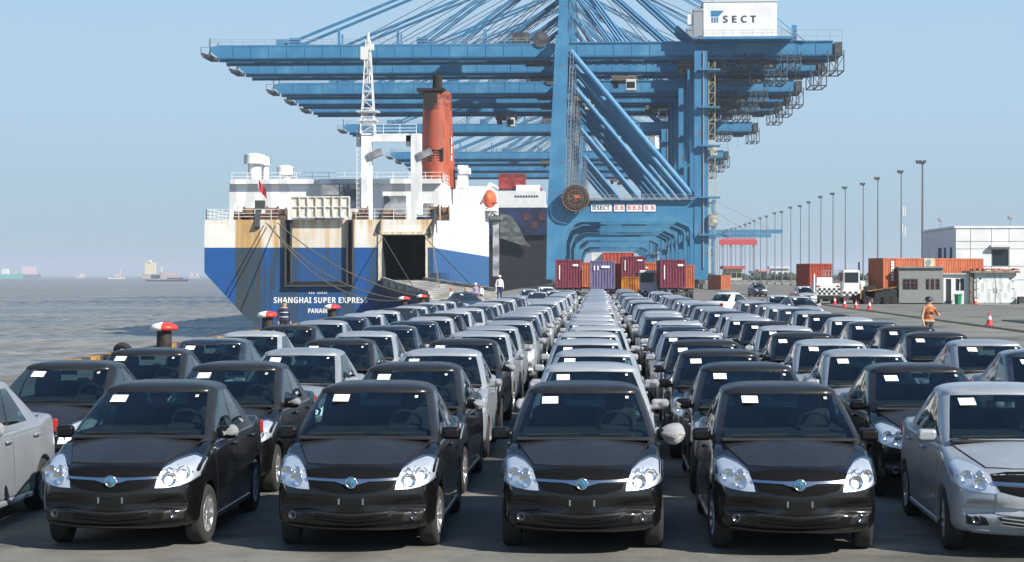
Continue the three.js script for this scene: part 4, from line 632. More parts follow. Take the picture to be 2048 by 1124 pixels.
    const lg = new G(), lx = C(1422, 50, 351).x, ly = C(1422, 45, 351).y; { const s = new THREE.Shape([[0, 1.45], [2.5, 2.3], [0, 2.3]].map(a => new THREE.Vector2(...a))); const s2 = new THREE.Shape([[0, 1.2], [1.5, 1.2], [2.5, 2.3], [0, 2.3]].map(a => new THREE.Vector2(...a))); const e = new THREE.ExtrudeGeometry(s2, { depth: .05, bevelEnabled: false }); e.translate(lx, ly, zf + .01); lg.add(e); for (const k of [.12, .62, 1.12]) lg.box(lx + k + .14, ly + .5, zf + .035, .3, 1.0, .05); } lg.build('logo', M(.03, .17, .33, { roughness: .6 }), ho);
    const el = new G(), ex = C(1396, 40, 351).x; el.box(ex, y0 + 2.2, zf - .6, 1.8, 5.6, 2.4); el.box(ex, y0 + 5.2, zf - .6, 2.0, .5, 2.6); el.build('hoist_tower', mat.steel, cr); const wb = new G(); wb.box(C(1381, 30, 351).x, y0 + 3.4, zf - .4, 1.2, 2.0, 1.4); wb.build('switch_box', mat.white, cr);
    const rs = new G(); rs.beam(V(x1, y1 - 3, zf - 1), V(C(1610, 85).x, YG1, zf - 3), .16, .16); rs.beam(V(x1, y1 - 4.4, zf - 1), V(C(1590, 70).x, YG1 + 1, zf - 3), .12, .12); rs.box(C(1588, 60).x, YG1 + 1.6, .2, .9, 3.4, .9); rs.build('rear_post', B, cr); }
  { // rear railings and hanging maintenance frames
    const g = new G(); const xa = C(1560, 70).x, xb = C(1683, 70).x; for (const y of [1.1, 2.3]) g.beam(V(xa, YG1 + y, .8), V(xb, YG1 + y, .8), .09, .09); for (let i = 0; i <= 5; i++) g.beam(V(lerp(xa, xb, i / 5), YG1, .8), V(lerp(xa, xb, i / 5), YG1 + 2.3, .8), .09, .09); g.build('rear_rail', mat.steel, cr);
    const fr = (x0, x1, y0, y1, n) => { const m = new G(); for (const z of [1.2, -8]) { for (const y of [y0, y1]) m.beam(V(x0, y, z), V(x1, y, z), .22, .22); for (let i = 0; i <= n; i++) { const x = lerp(x0, x1, i / n); m.beam(V(x, y0, z), V(x, y1 + 1, z), .2, .2); if (i < n) m.beam(V(x, i % 2 ? y0 : y1, z), V(lerp(x0, x1, (i + 1) / n), i % 2 ? y1 : y0, z), .12, .12); } } for (let i = 0; i <= n; i++) m.beam(V(lerp(x0, x1, i / n), y0, 1.2), V(lerp(x0, x1, i / n), y0, -8), .2, .2); m.build('maintenance_frame', mat.craneDark, cr); };
    fr(C(1653, 120).x, C(1686, 120).x, 42.6, 45.6, 2); fr(C(1560, 120).x, C(1600, 120).x, 43.4, 45.4, 3); fr(C(1470, 120).x, C(1525, 120).x, 43.6, 45.4, 3); { const m = new G(); m.box(C(1676, 90).x, 47, -3.5, 1.4, 2.6, 9); m.build('end_tie', mat.craneDark, cr); }
    for (const [px, dy, w, h] of [[1440, -2.2, 3, 2.4], [1500, -1.6, 4, 1.4], [1540, -1.9, 2.5, 2], [1625, -1.5, 3, 1.2], [1430, 1.2, 2, 1.5]]) { const eq = new G(); eq.box(C(px, 110).x, YG0 + dy + .6, -2.5, w, h, 4); eq.build('winch_gear', mat.craneDark, cr); }
    const cb = new G(); for (let i = 0; i < 7; i++) { const x = C(1470 + i * 30, 110).x, n = 1.6 + (i * 37 % 10) * .22; cb.beam(V(x, YG0 - 1, .9), V(x, YG0 - 1 - n * 1.5, .9), .07, .07); } cb.build('hanging_cable', mat.darkSteel, cr); }
  { // trolley with driver's cab under the girders
    const g = new G(), x = C(1252, 100).x; g.box(x, YG0 - 1.4, -3.5, 5.5, 1.0, 7.5); g.box(x - 1.8, YG0 - 2.3, -3.5, 1.2, 1.4, 5); const tr = g.build('trolley', M(.20, .17, .13, { roughness: .8, map: rep(mottleStrong, 2) }), cr); const c = new G(); c.rbox(x + 1.4, YG0 - 3.0, .4, 2.2, 2.4, 2.4, .15, 2); c.build('driver_cab', M(.55, .55, .52, { roughness: .5 }), tr); const w = new G(); w.box(x + 1.4, YG0 - 3.0, 1.62, 1.7, 1.3, .06); w.build('cab_window', mat.glassDark, tr); }
  { // cable reel on the waterside leg
    const c = C(1151, 396, 347), rl = new THREE.Group(); rl.name = 'cable_reel'; rl.position.set(c.x, c.y, zN + 2.6); cr.add(rl); const t = new G(); for (const z of [-.35, .35]) { t.add(new THREE.TorusGeometry(2.55, .14, 6, 40), new THREE.Matrix4().makeTranslation(0, 0, z)); t.add(new THREE.TorusGeometry(1.5, .1, 6, 30), new THREE.Matrix4().makeTranslation(0, 0, z)); for (let i = 0; i < 20; i++) { const a = i / 20 * Math.PI * 2; t.beam(V(0, 0, z), V(Math.cos(a) * 2.5, Math.sin(a) * 2.5, z), .1, .1); } } t.build('reel_frame', M(.16, .085, .04, { roughness: .85 }), rl);
    const k = new G(); k.add(new THREE.TorusGeometry(1.95, .38, 8, 36)); k.build('cable_winding', M(.07, .05, .035, { roughness: .9, map: rep(mottleStrong, .6) }), rl); const h = new G(); h.cyl(V(0, 0, -1.2), V(0, 0, .5), .35, .35, 12); h.box(.25, .25, .55, 1.1, .5, .2); h.build('reel_hub', M(.50, .10, .03), rl); }
  { // boards on the portal beam
    const board = (x0, x1, txt, red) => { const a = C(x0, 423, 349), b = C(x1, 408, 349), o = new G(); o.rbox((a.x + b.x) / 2, (a.y + b.y) / 2, zN + .9, b.x - a.x, b.y - a.y, .12, .02, 1); const s = o.build('sign_board', mat.lettering, cr); const m = red ? mat.red : M(.04, .05, .08); if (txt) lettering(txt, .85, .03, m, s, (a.x + b.x) / 2 + .4, a.y + .32, zN + .965, (b.x - a.x) * .62); else { const g = new G(), n = Math.max(2, Math.round((b.x - a.x) / 1.15)); for (let i = 0; i < n; i++) { const x = lerp(a.x, b.x, (i + .5) / n), y = (a.y + b.y) / 2; for (const k of [-.32, 0, .32]) g.box(x, y + k, zN + .975, .7, .1, .03); g.box(x - .1, y, zN + .98, .1, .85, .03); g.box(x + .22, y - .1, zN + .985, .09, .6, .03, 0, 0, .4); } g.build('sign_marks', m, s); } return s; };
    const s1 = board(1182, 1223, 'SECT', false); { const g = new G(), a = C(1185, 423, 349); g.box(a.x + .35, a.y + 1.1, zN + .98, .75, .25, .03); for (const k of [.1, .35, .6]) g.box(a.x + k, a.y + .6, zN + .98, .14, .6, .03); g.build('logo', M(.03, .17, .33), s1); }
    board(1228, 1249, '', true); board(1253, 1284, '', true); board(1287, 1311, '', true); }
  { // lift shaft, stairs and cabinets on the landside leg
    const g = new G(), x = C(1424, 300, 349).x; for (const k of [-.6, .6]) g.beam(V(x + k, 3, zN + .6), V(x + k, 44, zN + .6), .14, .14); for (let y = 4; y < 44; y += 2) { g.beam(V(x - .6, y, zN + .6), V(x + .6, y, zN + .6), .1, .1); g.beam(V(x - .6, y, zN + .6), V(x + .6, y + 2, zN + .6), .07, .07); } g.build('lift_shaft', M(.40, .36, .20, { roughness: .7 }), cr);
    const c = new G(); for (const [py, h] of [[300, 2.2], [440, 2.4]]) c.box(C(1427, py, 349).x, C(1427, py, 349).y, zN + 1.4, 1.4, h, 1.3); c.build('cabinet', M(.52, .50, .42, { roughness: .8, map: rep(mottleStrong, 2) }), cr);
    const p = new G(); for (const py of [140, 215, 292, 395, 470]) p.box(C(1418, py, 349).x, C(1418, py, 349).y, zN + .9, 4.2, .3, 2.6); p.build('landing', B, cr);
    const pl = new G(), x2 = C(1404, 300, 349).x; pl.beam(V(x2 + .3, 4, zN + 1.1), V(x2 + .3, 46, zN + 1.1), .22, .22); pl.build('cable_pipe', mat.steel, cr); }
  const gaps = [355, 382, 425, 449.5, 473, 541.5, 665, 694, 740, 790];
  gaps.forEach((d, i) => { const o = i ? copy(cr) : cr; o.position.z = -d; o.userData.label = `blue quay crane with long boom, ${ordinals[i]} in line counted from the parked cars`; const t = o.children.find(k => k.name === 'trolley'); t.position.x = [13.2, 0, -9, 9, -30, 4, -24, 6, -14, 2][i] || 0; });
}
{ // smaller crane and red gantry far along the yard
  const D = 900, p = (x, y) => P(x, y, D), a = p(1428, 400), b = p(1428, 560), o = thing('yard_crane', 'small pale blue crane with a low horizontal boom and two stays in the far yard', 'crane', [a.x, 0, -D]); const q = (x, y, z = 0) => { const v = p(x, y); return V(v.x - a.x, v.y, z); };
  const g = new G(); for (const z of [0, -9]) { g.beam(V(0, 0, z), q(1428, 400, z), 1.6, 1.6); g.beam(V(-14, 0, z), q(1372, 455, z), 1.6, 1.6); } g.build('leg', mat.craneBlue, o); const bm = new G(); bm.box((q(1565, 463).x + q(1380, 463).x) / 2, q(1565, 463).y, 0, q(1565, 463).x - q(1380, 463).x, 1.9, 1.4); bm.box((q(1545, 463).x + q(1380, 463).x) / 2, q(1545, 468).y - .6, -8, q(1545, 463).x - q(1380, 463).x, 1.9, 1.4); bm.build('boom', mat.craneBlue, o); const s = new G(); s.beam(q(1430, 402), q(1540, 458), .35, .35); s.beam(q(1432, 422, -8), q(1490, 458, -8), .35, .35); s.build('stay', mat.steel, o); const k = new G(); k.box(q(1492, 452).x, q(1492, 450).y, 0, 1.4, 2.4, 1.4); k.build('boom_winch', mat.steel, o);
  const r0 = p(1433, 486), r1 = p(1507, 486), r = thing('gantry_crane', 'red gantry beam on thin grey legs in the far yard', 'crane', [(r0.x + r1.x) / 2, 0, -D + 20]); const h = new G(); h.box(0, r0.y, 0, r1.x - r0.x, 2.6, 2.4); h.box(0, r0.y + 1.7, 0, (r1.x - r0.x) * .9, .5, 1.6); h.build('beam', M(.55, .05, .06, { roughness: .6 }), r); for (const k of [-.42, -.2, .1, .4]) for (const z of [0]) { const l = new G(); l.box(k * (r1.x - r0.x), r0.y / 2 - .6, z, .6, r0.y - 1.2, .6); l.build('leg', mat.steel, r); }
}

// ------------------------------------------------------------------ containers, trailers and yard vehicles
const boxPaint = { maroon: M(.19, .033, .058, { roughness: .6, map: rep(streaky, 2.6) }), purple: M(.15, .125, .24, { roughness: .6, map: rep(streaky, 2.6) }), orange: M(.47, .125, .05, { roughness: .65, map: rep(streaky, 2.4) }), amber: M(.66, .22, .02, { roughness: .6, map: rep(mottleStrong, 3) }), brick: M(.40, .06, .03, { roughness: .65, map: rep(streaky, 2.6) }), white: mat.white };
function corrugated(W, H, n, d = .045) { const p = [], st = W / n, prof = [[0, 0], [.18, 0], [.32, -d], [.68, -d], [.82, 0], [1, 0]]; for (let i = 0; i < n; i++) for (let k = 0; k < 5; k++) { const [a, za] = prof[k], [b, zb] = prof[k + 1], x0 = -W / 2 + (i + a) * st, x1 = -W / 2 + (i + b) * st; p.push(x0, 0, za, x1, 0, zb, x1, H, zb, x0, 0, za, x1, H, zb, x0, H, za); } const g = new THREE.BufferGeometry(); g.setAttribute('position', new THREE.Float32BufferAttribute(p, 3)); g.computeVertexNormals(); return g; }
function container(label, paint, X, Y, Z, w, h, l, ry, group, marks) { // origin at base centre, doors on the +z end
  const o = thing('shipping_container', label, 'container', [X, Y, Z], ry, group), m = boxPaint[paint];
  const R = a => new THREE.Matrix4().makeRotationY(a), T = (x, y, z) => new THREE.Matrix4().makeTranslation(x, y, z);
  for (const s of [1, -1]) { const g = new G(); g.add(corrugated(l - .2, h - .25, Math.round(l / .28)), T(s * (w / 2 - .02), .12, 0).multiply(R(s * Math.PI / 2))); g.build('side_wall', m, o); }
  for (const s of [1, -1]) { const g = new G(); g.add(corrugated(w - .2, h - .25, 8), T(0, .12, s * (l / 2 - .02)).multiply(R(s > 0 ? 0 : Math.PI))); g.build('end_wall', m, o); }
  const f = new G(); for (const x of [-1, 1]) for (const z of [-1, 1]) f.box(x * (w / 2 - .07), h / 2, z * (l / 2 - .07), .15, h, .15); for (const y of [.08, h - .07]) { for (const z of [-1, 1]) f.box(0, y, z * (l / 2 - .06), w - .28, .14, .12); for (const x of [-1, 1]) f.box(x * (w / 2 - .06), y, 0, .12, .14, l - .28); } f.build('frame', m, o);
  const r = new G(); r.box(0, h - .05, 0, w - .2, .04, l - .2); r.box(0, .1, 0, w - .2, .04, l - .2); r.build('roof_panel', m, o);
  if (marks) { const k = new G(); for (const [x, y, ww, hh] of marks) k.box(x * w, y * h, l / 2 + .035, ww * w, hh * h, .02); k.build('stencil', mat.lettering, o); }
  return o;
}
function wheelPair(g, x, z, r = .45) { for (const s of [-1, 1]) g.cyl(V(s * x - .17, r, z), V(s * x + .17, r, z), r, r, 16); }
function trailer(label, X, Z, l, y, ry = 0) { const o = thing('container_trailer', label, 'trailer', [X, 0, Z], ry, 'trailers under the containers'); const f = new G(); for (const s of [-1, 1]) f.box(s * .5, y - .2, 0, .16, .34, l); for (let i = 0; i < 6; i++) f.box(0, y - .1, lerp(-l / 2 + .3, l / 2 - .3, i / 5), 2.2, .14, .18); f.build('frame', mat.darkSteel, o); for (const z of [l / 2 - .8, l / 2 - 1.9, -l / 2 + 1.2]) { const g = new G(); wheelPair(g, .85, z); g.build('axle', mat.rubber, o); } const b = new G(); b.box(0, .75, l / 2 - .05, 2.2, .22, .1); b.build('rear_bumper', mat.darkSteel, o); return o; }
{
  const at = (px, D) => P(px, 560, D).x, cg = 'containers standing behind the parked cars', mk = [[.30, .80, .22, .07], [-.34, .55, .04, .5]], mk2 = [[.12, .78, .34, .08], [-.32, .74, .05, .16], [-.18, .74, .05, .16]];
  for (const [px, paint, y, lab, m] of [[1136, 'maroon', 1.5, 'maroon container on a trailer, beside the waterside crane leg', mk], [1205, 'purple', 1.4, 'faded purple container on a trailer between two maroon ones', mk2], [1346, 'maroon', 1.5, 'maroon container on a trailer, beside the landside crane leg', mk]]) { container(lab, paint, at(px, 165), y, -171, 2.3, 2.6, 12, 0, cg, m); trailer(`dark trailer under the ${lab.split(' on a')[0]} beside ${px === 1136 ? 'the waterside crane leg' : px === 1205 ? 'maroon neighbours' : 'the landside crane leg'}`, at(px, 165), -171, 12.2, 1.48 - (px === 1205 ? .1 : 0)); }
  container('bright amber container on the ground under a maroon one', 'amber', at(1266, 186), 0, -192, 2.4, 2.5, 12, 0, cg); container('maroon container stacked on the amber one', 'maroon', at(1266, 186), 2.52, -192, 2.4, 2.1, 12, 0, cg, mk);
  for (const [px, D, y, lab] of [[1169, 188, 1.4, 'orange container on stands beside the waterside maroon one'], [1232, 190, 1.3, 'orange container squeezed between the purple and the amber one'], [1306, 196, 1.4, 'orange container behind the gap beside the landside maroon one'], [1295, 214, 1.6, 'orange container farther back beside the stacked maroon one'], [1368, 200, 1.2, 'orange container partly behind the landside maroon one']]) { container(lab, 'orange', at(px, D), y, -D - 6, 2.3, 2.6, 12, 0, cg, [[-.3, .8, .12, .06]]); trailer('dark trailer carrying the ' + lab, at(px, D), -D - 6, 12.2, y - .02); }
  container('brick red container topping the stack behind the purple one', 'brick', at(1237, 225), 2.9, -231, 3.9, 2.6, 12, 0, cg); container('brick red container under the red one behind the purple container', 'orange', at(1237, 225), .1, -231, 3.9, 2.6, 12, 0, cg); container('white container beside the brick red stack', 'white', at(1196, 226), 2.9, -232, 1.5, 2.5, 12, 0, cg); container('orange container under the white one beside the brick red stack', 'orange', at(1196, 226), .1, -232, 1.5, 2.6, 12, 0, cg);
  // yard side
  container('red container with its dark side turned to the quay, behind the checkered truck', 'brick', P(1630, 560, 186).x, 1.1, -187, 2.3, 2.75, 6, .12, cg); trailer('dark trailer under the red container behind the checkered truck', P(1630, 560, 186).x, -187, 6.2, 1.08, .12);
  { const c = P(1860, 560, 168); const big = container('long orange container with ribbed side behind the grey booth', 'orange', c.x + .2, 1.35, -171, 2.4, 2.9, 11.4, Math.PI / 2 + .46, cg); trailer('dark trailer under the long orange container behind the grey booth', c.x + .2, -171, 11.6, 1.33, Math.PI / 2 + .46);
    const w = new G(); for (let i = 0; i < 7; i++) w.box(-1.215, 2.5 - i * .27, -4.7, .02, .2, .3); w.build('stencil', mat.lettering, big); }
  container('small orange container alone on the yard, its dark side to the cranes', 'orange', P(1440, 560, 332).x, 0, -334, 2.0, 2.7, 5.2, .42, cg);
}
// yard tractors
function yardTractor(label, X, Z, ry) {
  const o = thing('yard_tractor', label, 'truck', [X, 0, Z], ry, 'yard tractors');
  const b = new G(); b.rbox(0, .95, 0, 2.2, .7, 3.6, .06, 2); b.build('chassis', mat.white, o);
  const c = new G(); c.rbox(-.25, 2.2, .9, 1.55, 1.9, 1.6, .1, 2); const cab = c.build('cab', mat.white, o);
  const e = new G(); e.rbox(.78, 1.7, 1.0, .5, .85, 1.5, .08, 2); e.build('engine_cover', mat.white, o);
  const w = new G(); w.box(-.25, 2.45, 1.71, 1.3, .95, .04, 0, -.0); w.build('windscreen', mat.glassDark, cab); const s = new G(); for (const x of [-1.035, .535]) s.box(x, 2.5, .95, .04, .8, 1.1); s.build('side_window', mat.glassDark, cab);
  const wl = new G(); wheelPair(wl, .9, 1.0, .5); wl.build('wheel', mat.rubber, o); const w2 = new G(); wheelPair(w2, .9, -1.2, .5); w2.build('wheel', mat.rubber, o);
  const bp = new G(); bp.rbox(0, .55, 1.88, 2.2, .4, .18, .03, 1); bp.build('bumper', mat.darkSteel, o); const ch = new G(); for (let i = 0; i < 8; i++) for (let j = 0; j < 2; j++) if ((i + j) % 2) ch.box(-.96 + i * .275, .85 + j * .2, 1.815, .27, .19, .02); ch.build('chequers', mat.black, o);
  const ex = new G(); ex.cyl(V(.85, 2.1, .2), V(.85, 3.9, .2), .09, .09, 10); ex.build('exhaust', mat.darkSteel, o); for (const x of [-.75, .75]) { const l = new G(); l.cyl(V(x, 1.12, 1.8), V(x, 1.12, 1.84), .11, .11, 12); l.build('headlight', carMat.reflector, o); } const m = new G(); m.box(-1.3, 2.7, 1.6, .22, .4, .08); m.beam(V(-1.03, 2.8, 1.55), V(-1.3, 2.8, 1.6), .04, .04); m.build('mirror', mat.black, o);
  return o;
}
yardTractor('white yard tractor with dark windows in front of the long orange container', P(1705, 590, 168).x, -170, .12);
yardTractor('white yard tractor half hidden among the containers behind the cars', P(1303, 590, 176).x, -178, -.1);
{ // low white works truck with chequered tailboard
  const D = 166, o = thing('works_truck', 'low white works truck with black and white chequered tail', 'truck', [P(1656, 590, D).x, 0, -D - 2]); const b = new G(); b.rbox(0, 1.35, 0, 2.2, 1.1, 4.2, .05, 2); b.build('body', mat.white, o); const c = new G(); for (let i = 0; i < 10; i++) for (let j = 0; j < 3; j++) if ((i + j) % 2) c.box(-.99 + i * .22, .98 + j * .2, 2.11, .215, .195, .02); c.build('chequers', mat.black, o); const d = new G(); d.box(0, .62, 1.95, 2.2, .35, .25); wheelPair(d, .85, 1.1); d.build('axle', mat.rubber, o); const d2 = new G(); wheelPair(d2, .85, -1.3); d2.build('axle', mat.rubber, o);
  const f = new G(); for (let i = 0; i <= 6; i++) f.beam(V(-.1 + i * .3, 1.9, -1.6), V(-.1 + i * .3, 3.1, -1.6), .05, .05); for (const y of [1.9, 2.3, 2.7, 3.1]) f.beam(V(-.1, y, -1.6), V(1.7, y, -1.6), .05, .05); f.build('headboard_frame', mat.steel, o); const cb = new G(); cb.rbox(0, 2.15, -1.2, 1.5, .6, 1.2, .1, 2); cb.build('cab', mat.white, o); for (const x of [-.9, .9]) { const t = new G(); t.box(x, 1.65, 2.11, .3, .12, .03); t.build('tail_lamp', carMat.tail, o); }
  const p = thing('marker_post', 'tall thin white post beside the red container', 'post', [P(1628, 590, 160).x, 0, -160]); const g = new G(); g.cyl(V(0, 0, 0), V(0, 2.75, 0), .1, .09, 8); g.build('pole', mat.white, p); const cp = new G(); cp.cyl(V(0, 2.75, 0), V(0, 2.85, 0), .09, .03, 8); cp.build('cap', mat.orange, p);
}
{ // scrap machinery beside the booth
  const D = 166, o = thing('engine_trailer', 'dark oily machinery on small wheels beside the grey booth', 'trailer', [P(1762, 600, D).x, 0, -D - 1.2]); const b = new G(); b.rbox(0, .95, 0, 3.0, .7, 1.6, .05, 1); b.rbox(-.9, 1.1, .2, 1.0, 1.1, 1.2, .08, 1); b.rbox(.9, 1.15, .1, .9, .7, 1.2, .08, 1); b.build('machine_body', M(.03, .028, .026, { roughness: .7, map: rep(mottleStrong, .8) }), o); const w = new G(); for (const x of [-1.2, -.3, .6, 1.3]) w.cyl(V(x, .38, .75), V(x, .38, .95), .38, .38, 14); w.build('wheels', mat.rubber, o); const k = new G(); k.beam(V(-1.8, .5, .9), V(-1.8, 1.8, .9), .08, .08); k.beam(V(-1.2, 1.2, .95), V(1.5, 1.6, .95), .07, .07); k.build('hand_rail', mat.yellow, o);
}
// ------------------------------------------------------------------ booth, office, shed, white building
{
  const D = 167, at = px => P(px, 590, D).x, yy = py => P(1800, py, D).y;
  const wall = (o, nm, x0, x1, y0, y1, zf, d, m, holes = []) => { const s = new THREE.Shape([[x0, y0], [x1, y0], [x1, y1], [x0, y1]].map(a => new THREE.Vector2(...a))); for (const [a, b, c, e] of holes) s.holes.push(new THREE.Path([[a, b], [c, b], [c, e], [a, e]].map(v => new THREE.Vector2(...v)))); const g = new G(), ex = new THREE.ExtrudeGeometry(s, { depth: d, bevelEnabled: false }); ex.translate(0, 0, zf - d); g.add(ex); return g.build(nm, m, o); };
  const win = (o, x0, y0, x1, y1, z, mull = 1, fm = mat.steel) => { const f = new G(), t = .07; f.box((x0 + x1) / 2, y0 + t / 2, z, x1 - x0, t, .1); f.box((x0 + x1) / 2, y1 - t / 2, z, x1 - x0, t, .1); for (let i = 0; i <= mull + 1; i++) f.box(lerp(x0 + t / 2, x1 - t / 2, i / (mull + 1)), (y0 + y1) / 2, z + .002, t, y1 - y0 - 2 * t, .1); const w = f.build('window', fm, o); const p = new G(); p.box((x0 + x1) / 2, (y0 + y1) / 2, z - .03, x1 - x0 - .02, y1 - y0 - .02, .02); p.build('pane', mat.glassDark, w); return w; };
  // grey booth
  { const x0 = at(1798), x1 = at(1886), w = x1 - x0, o = thing('guard_booth', 'grey concrete booth with two dark barred windows', 'booth', [(x0 + x1) / 2, 0, -D]); const h = yy(536), gm = M(.26, .27, .26, { roughness: .9, map: rep(mottle, 1.7) }); const W1 = [-w / 2 + .25, yy(581), -w / 2 + 1.75, yy(557)], W2 = [.35, yy(581), 1.75, yy(557)];
    wall(o, 'front_wall', -w / 2, w / 2, 0, h, 0, .2, gm, [W1, W2]); const b = new G(); b.box(-w / 2 + .1, h / 2, -1.7, .2, h - .01, 3.0); b.box(w / 2 - .1, h / 2, -1.7, .2, h - .01, 3.0); b.box(0, h / 2, -3.3, w, h, .2); b.build('side_walls', gm, o); const r = new G(); r.box(0, h + .06, -1.6, w + .2, .14, 3.6); r.build('roof', gm, o); const f = new G(); f.box(0, .05, -1.6, w - .1, .1, 3.2); f.build('floor', mat.darkSteel, o); win(o, W1[0], W1[1], W1[2], W1[3], -.08, 1); win(o, W2[0], W2[1], W2[2], W2[3], -.08, 2);
    for (const W of [W1, W2]) { const k = new G(); for (let i = 0; i < 5; i++) k.beam(V(lerp(W[0], W[2], i / 4), W[1], -.02), V(lerp(W[0], W[2], i / 4), W[3], -.02), .03, .03); k.beam(V(W[0], lerp(W[1], W[3], .62), -.015), V(W[2], lerp(W[1], W[3], .62), -.015), .05, .05); k.build('window_bars', M(.20, .05, .04, { roughness: .8 }), o); }
    const ac = thing('roof_unit', 'small pale air unit on the roof of the grey booth', 'air unit', [(x0 + x1) / 2 + .9, h + .13, -D - 1]); const a = new G(); a.rbox(0, .38, 0, 1.0, .76, .5, .05, 2); a.build('casing', mat.cream, ac); const fn = new G(); fn.cyl(V(-.1, .38, .24), V(-.1, .38, .27), .27, .27, 18); fn.build('fan_grille', mat.steel, ac); }
  // white office
  { const x0 = at(1888), x1 = at(1944), w = x1 - x0, o = thing('site_office', 'small white office with dark door beside the grey booth', 'office', [(x0 + x1) / 2, 0, -D - .3]); const h = yy(549), dx0 = at(1893) - (x0 + x1) / 2, dx1 = at(1903.5) - (x0 + x1) / 2, wx0 = at(1911) - (x0 + x1) / 2, wx1 = at(1931) - (x0 + x1) / 2;
    wall(o, 'front_wall', -w / 2, w / 2, 0, h, 0, .15, mat.white, [[dx0, .06, dx1, yy(558)], [wx0, yy(583), wx1, yy(556)]]); const b = new G(); for (const s of [-1, 1]) b.box(s * (w / 2 - .07), h / 2, -1.6, .14, h - .02, 2.9); b.box(0, h / 2, -3.1, w, h - .02, .14); b.build('side_walls', mat.white, o); const r = new G(); r.box(0, h + .07, -1.5, w + .16, .14, 3.5); r.build('roof', M(.42, .42, .40, { roughness: .8 }), o); const d = new G(); d.box((dx0 + dx1) / 2, yy(582) , -.12, dx1 - dx0 - .02, yy(558) - .08, .05); d.build('door', M(.03, .03, .04, { roughness: .5 }), o); win(o, wx0, yy(583), wx1, yy(556), -.06, 1, mat.white);
    const gb = thing('waste_bin', 'green waste bin standing by the office door', 'bin', [at(1914), 0, -D + .5]); const g = new G(); const t = new THREE.CylinderGeometry(.42, .34, .85, 4, 1); t.rotateY(Math.PI / 4); g.add(t, new THREE.Matrix4().makeTranslation(0, .43, 0)); g.build('tub', M(.02, .24, .12, { roughness: .5 }), gb); const l = new G(); l.rbox(0, .89, 0, .68, .08, .68, .03, 2); l.build('lid', M(.015, .20, .10, { roughness: .5 }), gb); }
  // white shed with double doors and red tiles heaped on the roof
  { const x0 = at(1949), x1 = at(2033), w = x1 - x0, o = thing('storage_shed', 'white metal shed with wide double doors and red rubble on its roof', 'shed', [(x0 + x1) / 2, 0, -D]); const h = yy(546), sm = M(.70, .72, .70, { roughness: .6, map: rep(streaky, 2.4) }); const b = new G(); b.box(0, h / 2, -1.7, w, h, 3.2); b.build('walls', sm, o); for (const s of [-1, 1]) { const d = new G(); d.rbox(s * w * .225, h * .47, -.06, w * .44, h * .86, .06, .015, 1); const dr = d.build('door', sm, o); const k = new G(); k.box(s * .12, h * .45, -.01, .06, .5, .05); k.build('handle', mat.steel, dr); const v = new G(); v.box(s * w * .36, h * .82, -.015, .26, .12, .03); v.build('vent', mat.darkSteel, dr); for (const y of [.2, .5, .75]) { const hg = new G(); hg.box(s * w * .43, h * y, -.015, .3, .06, .04); hg.build('hinge', mat.steel, dr); } } const c = new G(); c.box(0, h * .48, -.012, w * .3, .08, .03); c.build('door_bar', sm, o);
    const r = new G(); r.box(-.1, h + .1, -1.6, w + .7, .2, 3.9); r.box(-w / 2 - .28, h / 2 - .03, -.1, .28, h - .06, .3); r.build('canopy', M(.30, .26, .20, { roughness: .85, map: rep(mottleStrong, 1) }), o); 
    for (let i = 0; i < 9; i++) { const t = new G(); t.rbox(0, 0, 0, rr(.3, .6), rr(.12, .22), .5, .04, 1, rr(0, 1)); const q = t.build('roof_tile', boxPaint.orange, o); q.position.set(lerp(-w / 2, w / 2, i / 8), h + .29 + rr(0, .06), -.6 + rr(-.3, .3)); } }
  { const st = thing('rubble_pallet', 'low wooden pallet of dark stuff at the end of the white shed', 'pallet', [at(2046), 0, -D + .2]); const g = new G(); g.rbox(0, .35, 0, 1.0, .7, .9, .04, 1); g.build('load', mat.darkSteel, st); const p = new G(); for (let i = 0; i < 4; i++) p.box(-.4 + i * .27, .04, .1, .2, .08, 1.1); p.build('slats', M(.30, .22, .12, { roughness: .9 }), st); }
  // large white building
  { const Db = 200, X0 = P(1911, 560, Db).x, Y = py => P(1911, py, Db).y, o = thing('warehouse', 'tall white panelled building with one big dark window and grey flank', 'building', [X0, 0, -Db]); const W = 24, H = Y(456), px = p => P(p, 560, Db).x - X0, wd = [px(1983), Y(533), px(2018), Y(498)];
    const cols = [0, px(1941), px(1983), px(2018), W], rows = [0, Y(560), Y(533), Y(498), Y(483), H]; const pm = M(.80, .80, .79, { roughness: .6, map: rep(mottle, 5) });
    for (let i = 0; i < cols.length - 1; i++) for (let j = 0; j < rows.length - 1; j++) { if (i === 2 && j === 2) continue; const g = new G(); g.rbox((cols[i] + cols[i + 1]) / 2, (rows[j] + rows[j + 1]) / 2, -.1, cols[i + 1] - cols[i] - .05, rows[j + 1] - rows[j] - .05, .2, .02, 1); g.build('wall_panel', pm, o); }
    const b = new G(); b.box(W / 2, H / 2, -10.3, W, H - .1, 20); b.box(W / 2, H + .1, -10.2, W + .3, .25, 20.6); const core = b.build('core', pm, o); const wf = win(o, wd[0], wd[1], wd[2], wd[3], -.1, 0); 
    for (const [z, w] of [[-2.5, 1.2], [-6.0, 1.0], [-9, 1.8]]) { const g = new G(); g.box(-.02, Y(512), z, .06, 2.0, w); g.build('flank_window', mat.glassDark, core); }
    const cn = new G(); cn.box((wd[0] + wd[2]) / 2, Y(492), .25, wd[2] - wd[0] + .3, .25, .7); cn.build('window_hood', mat.white, o);
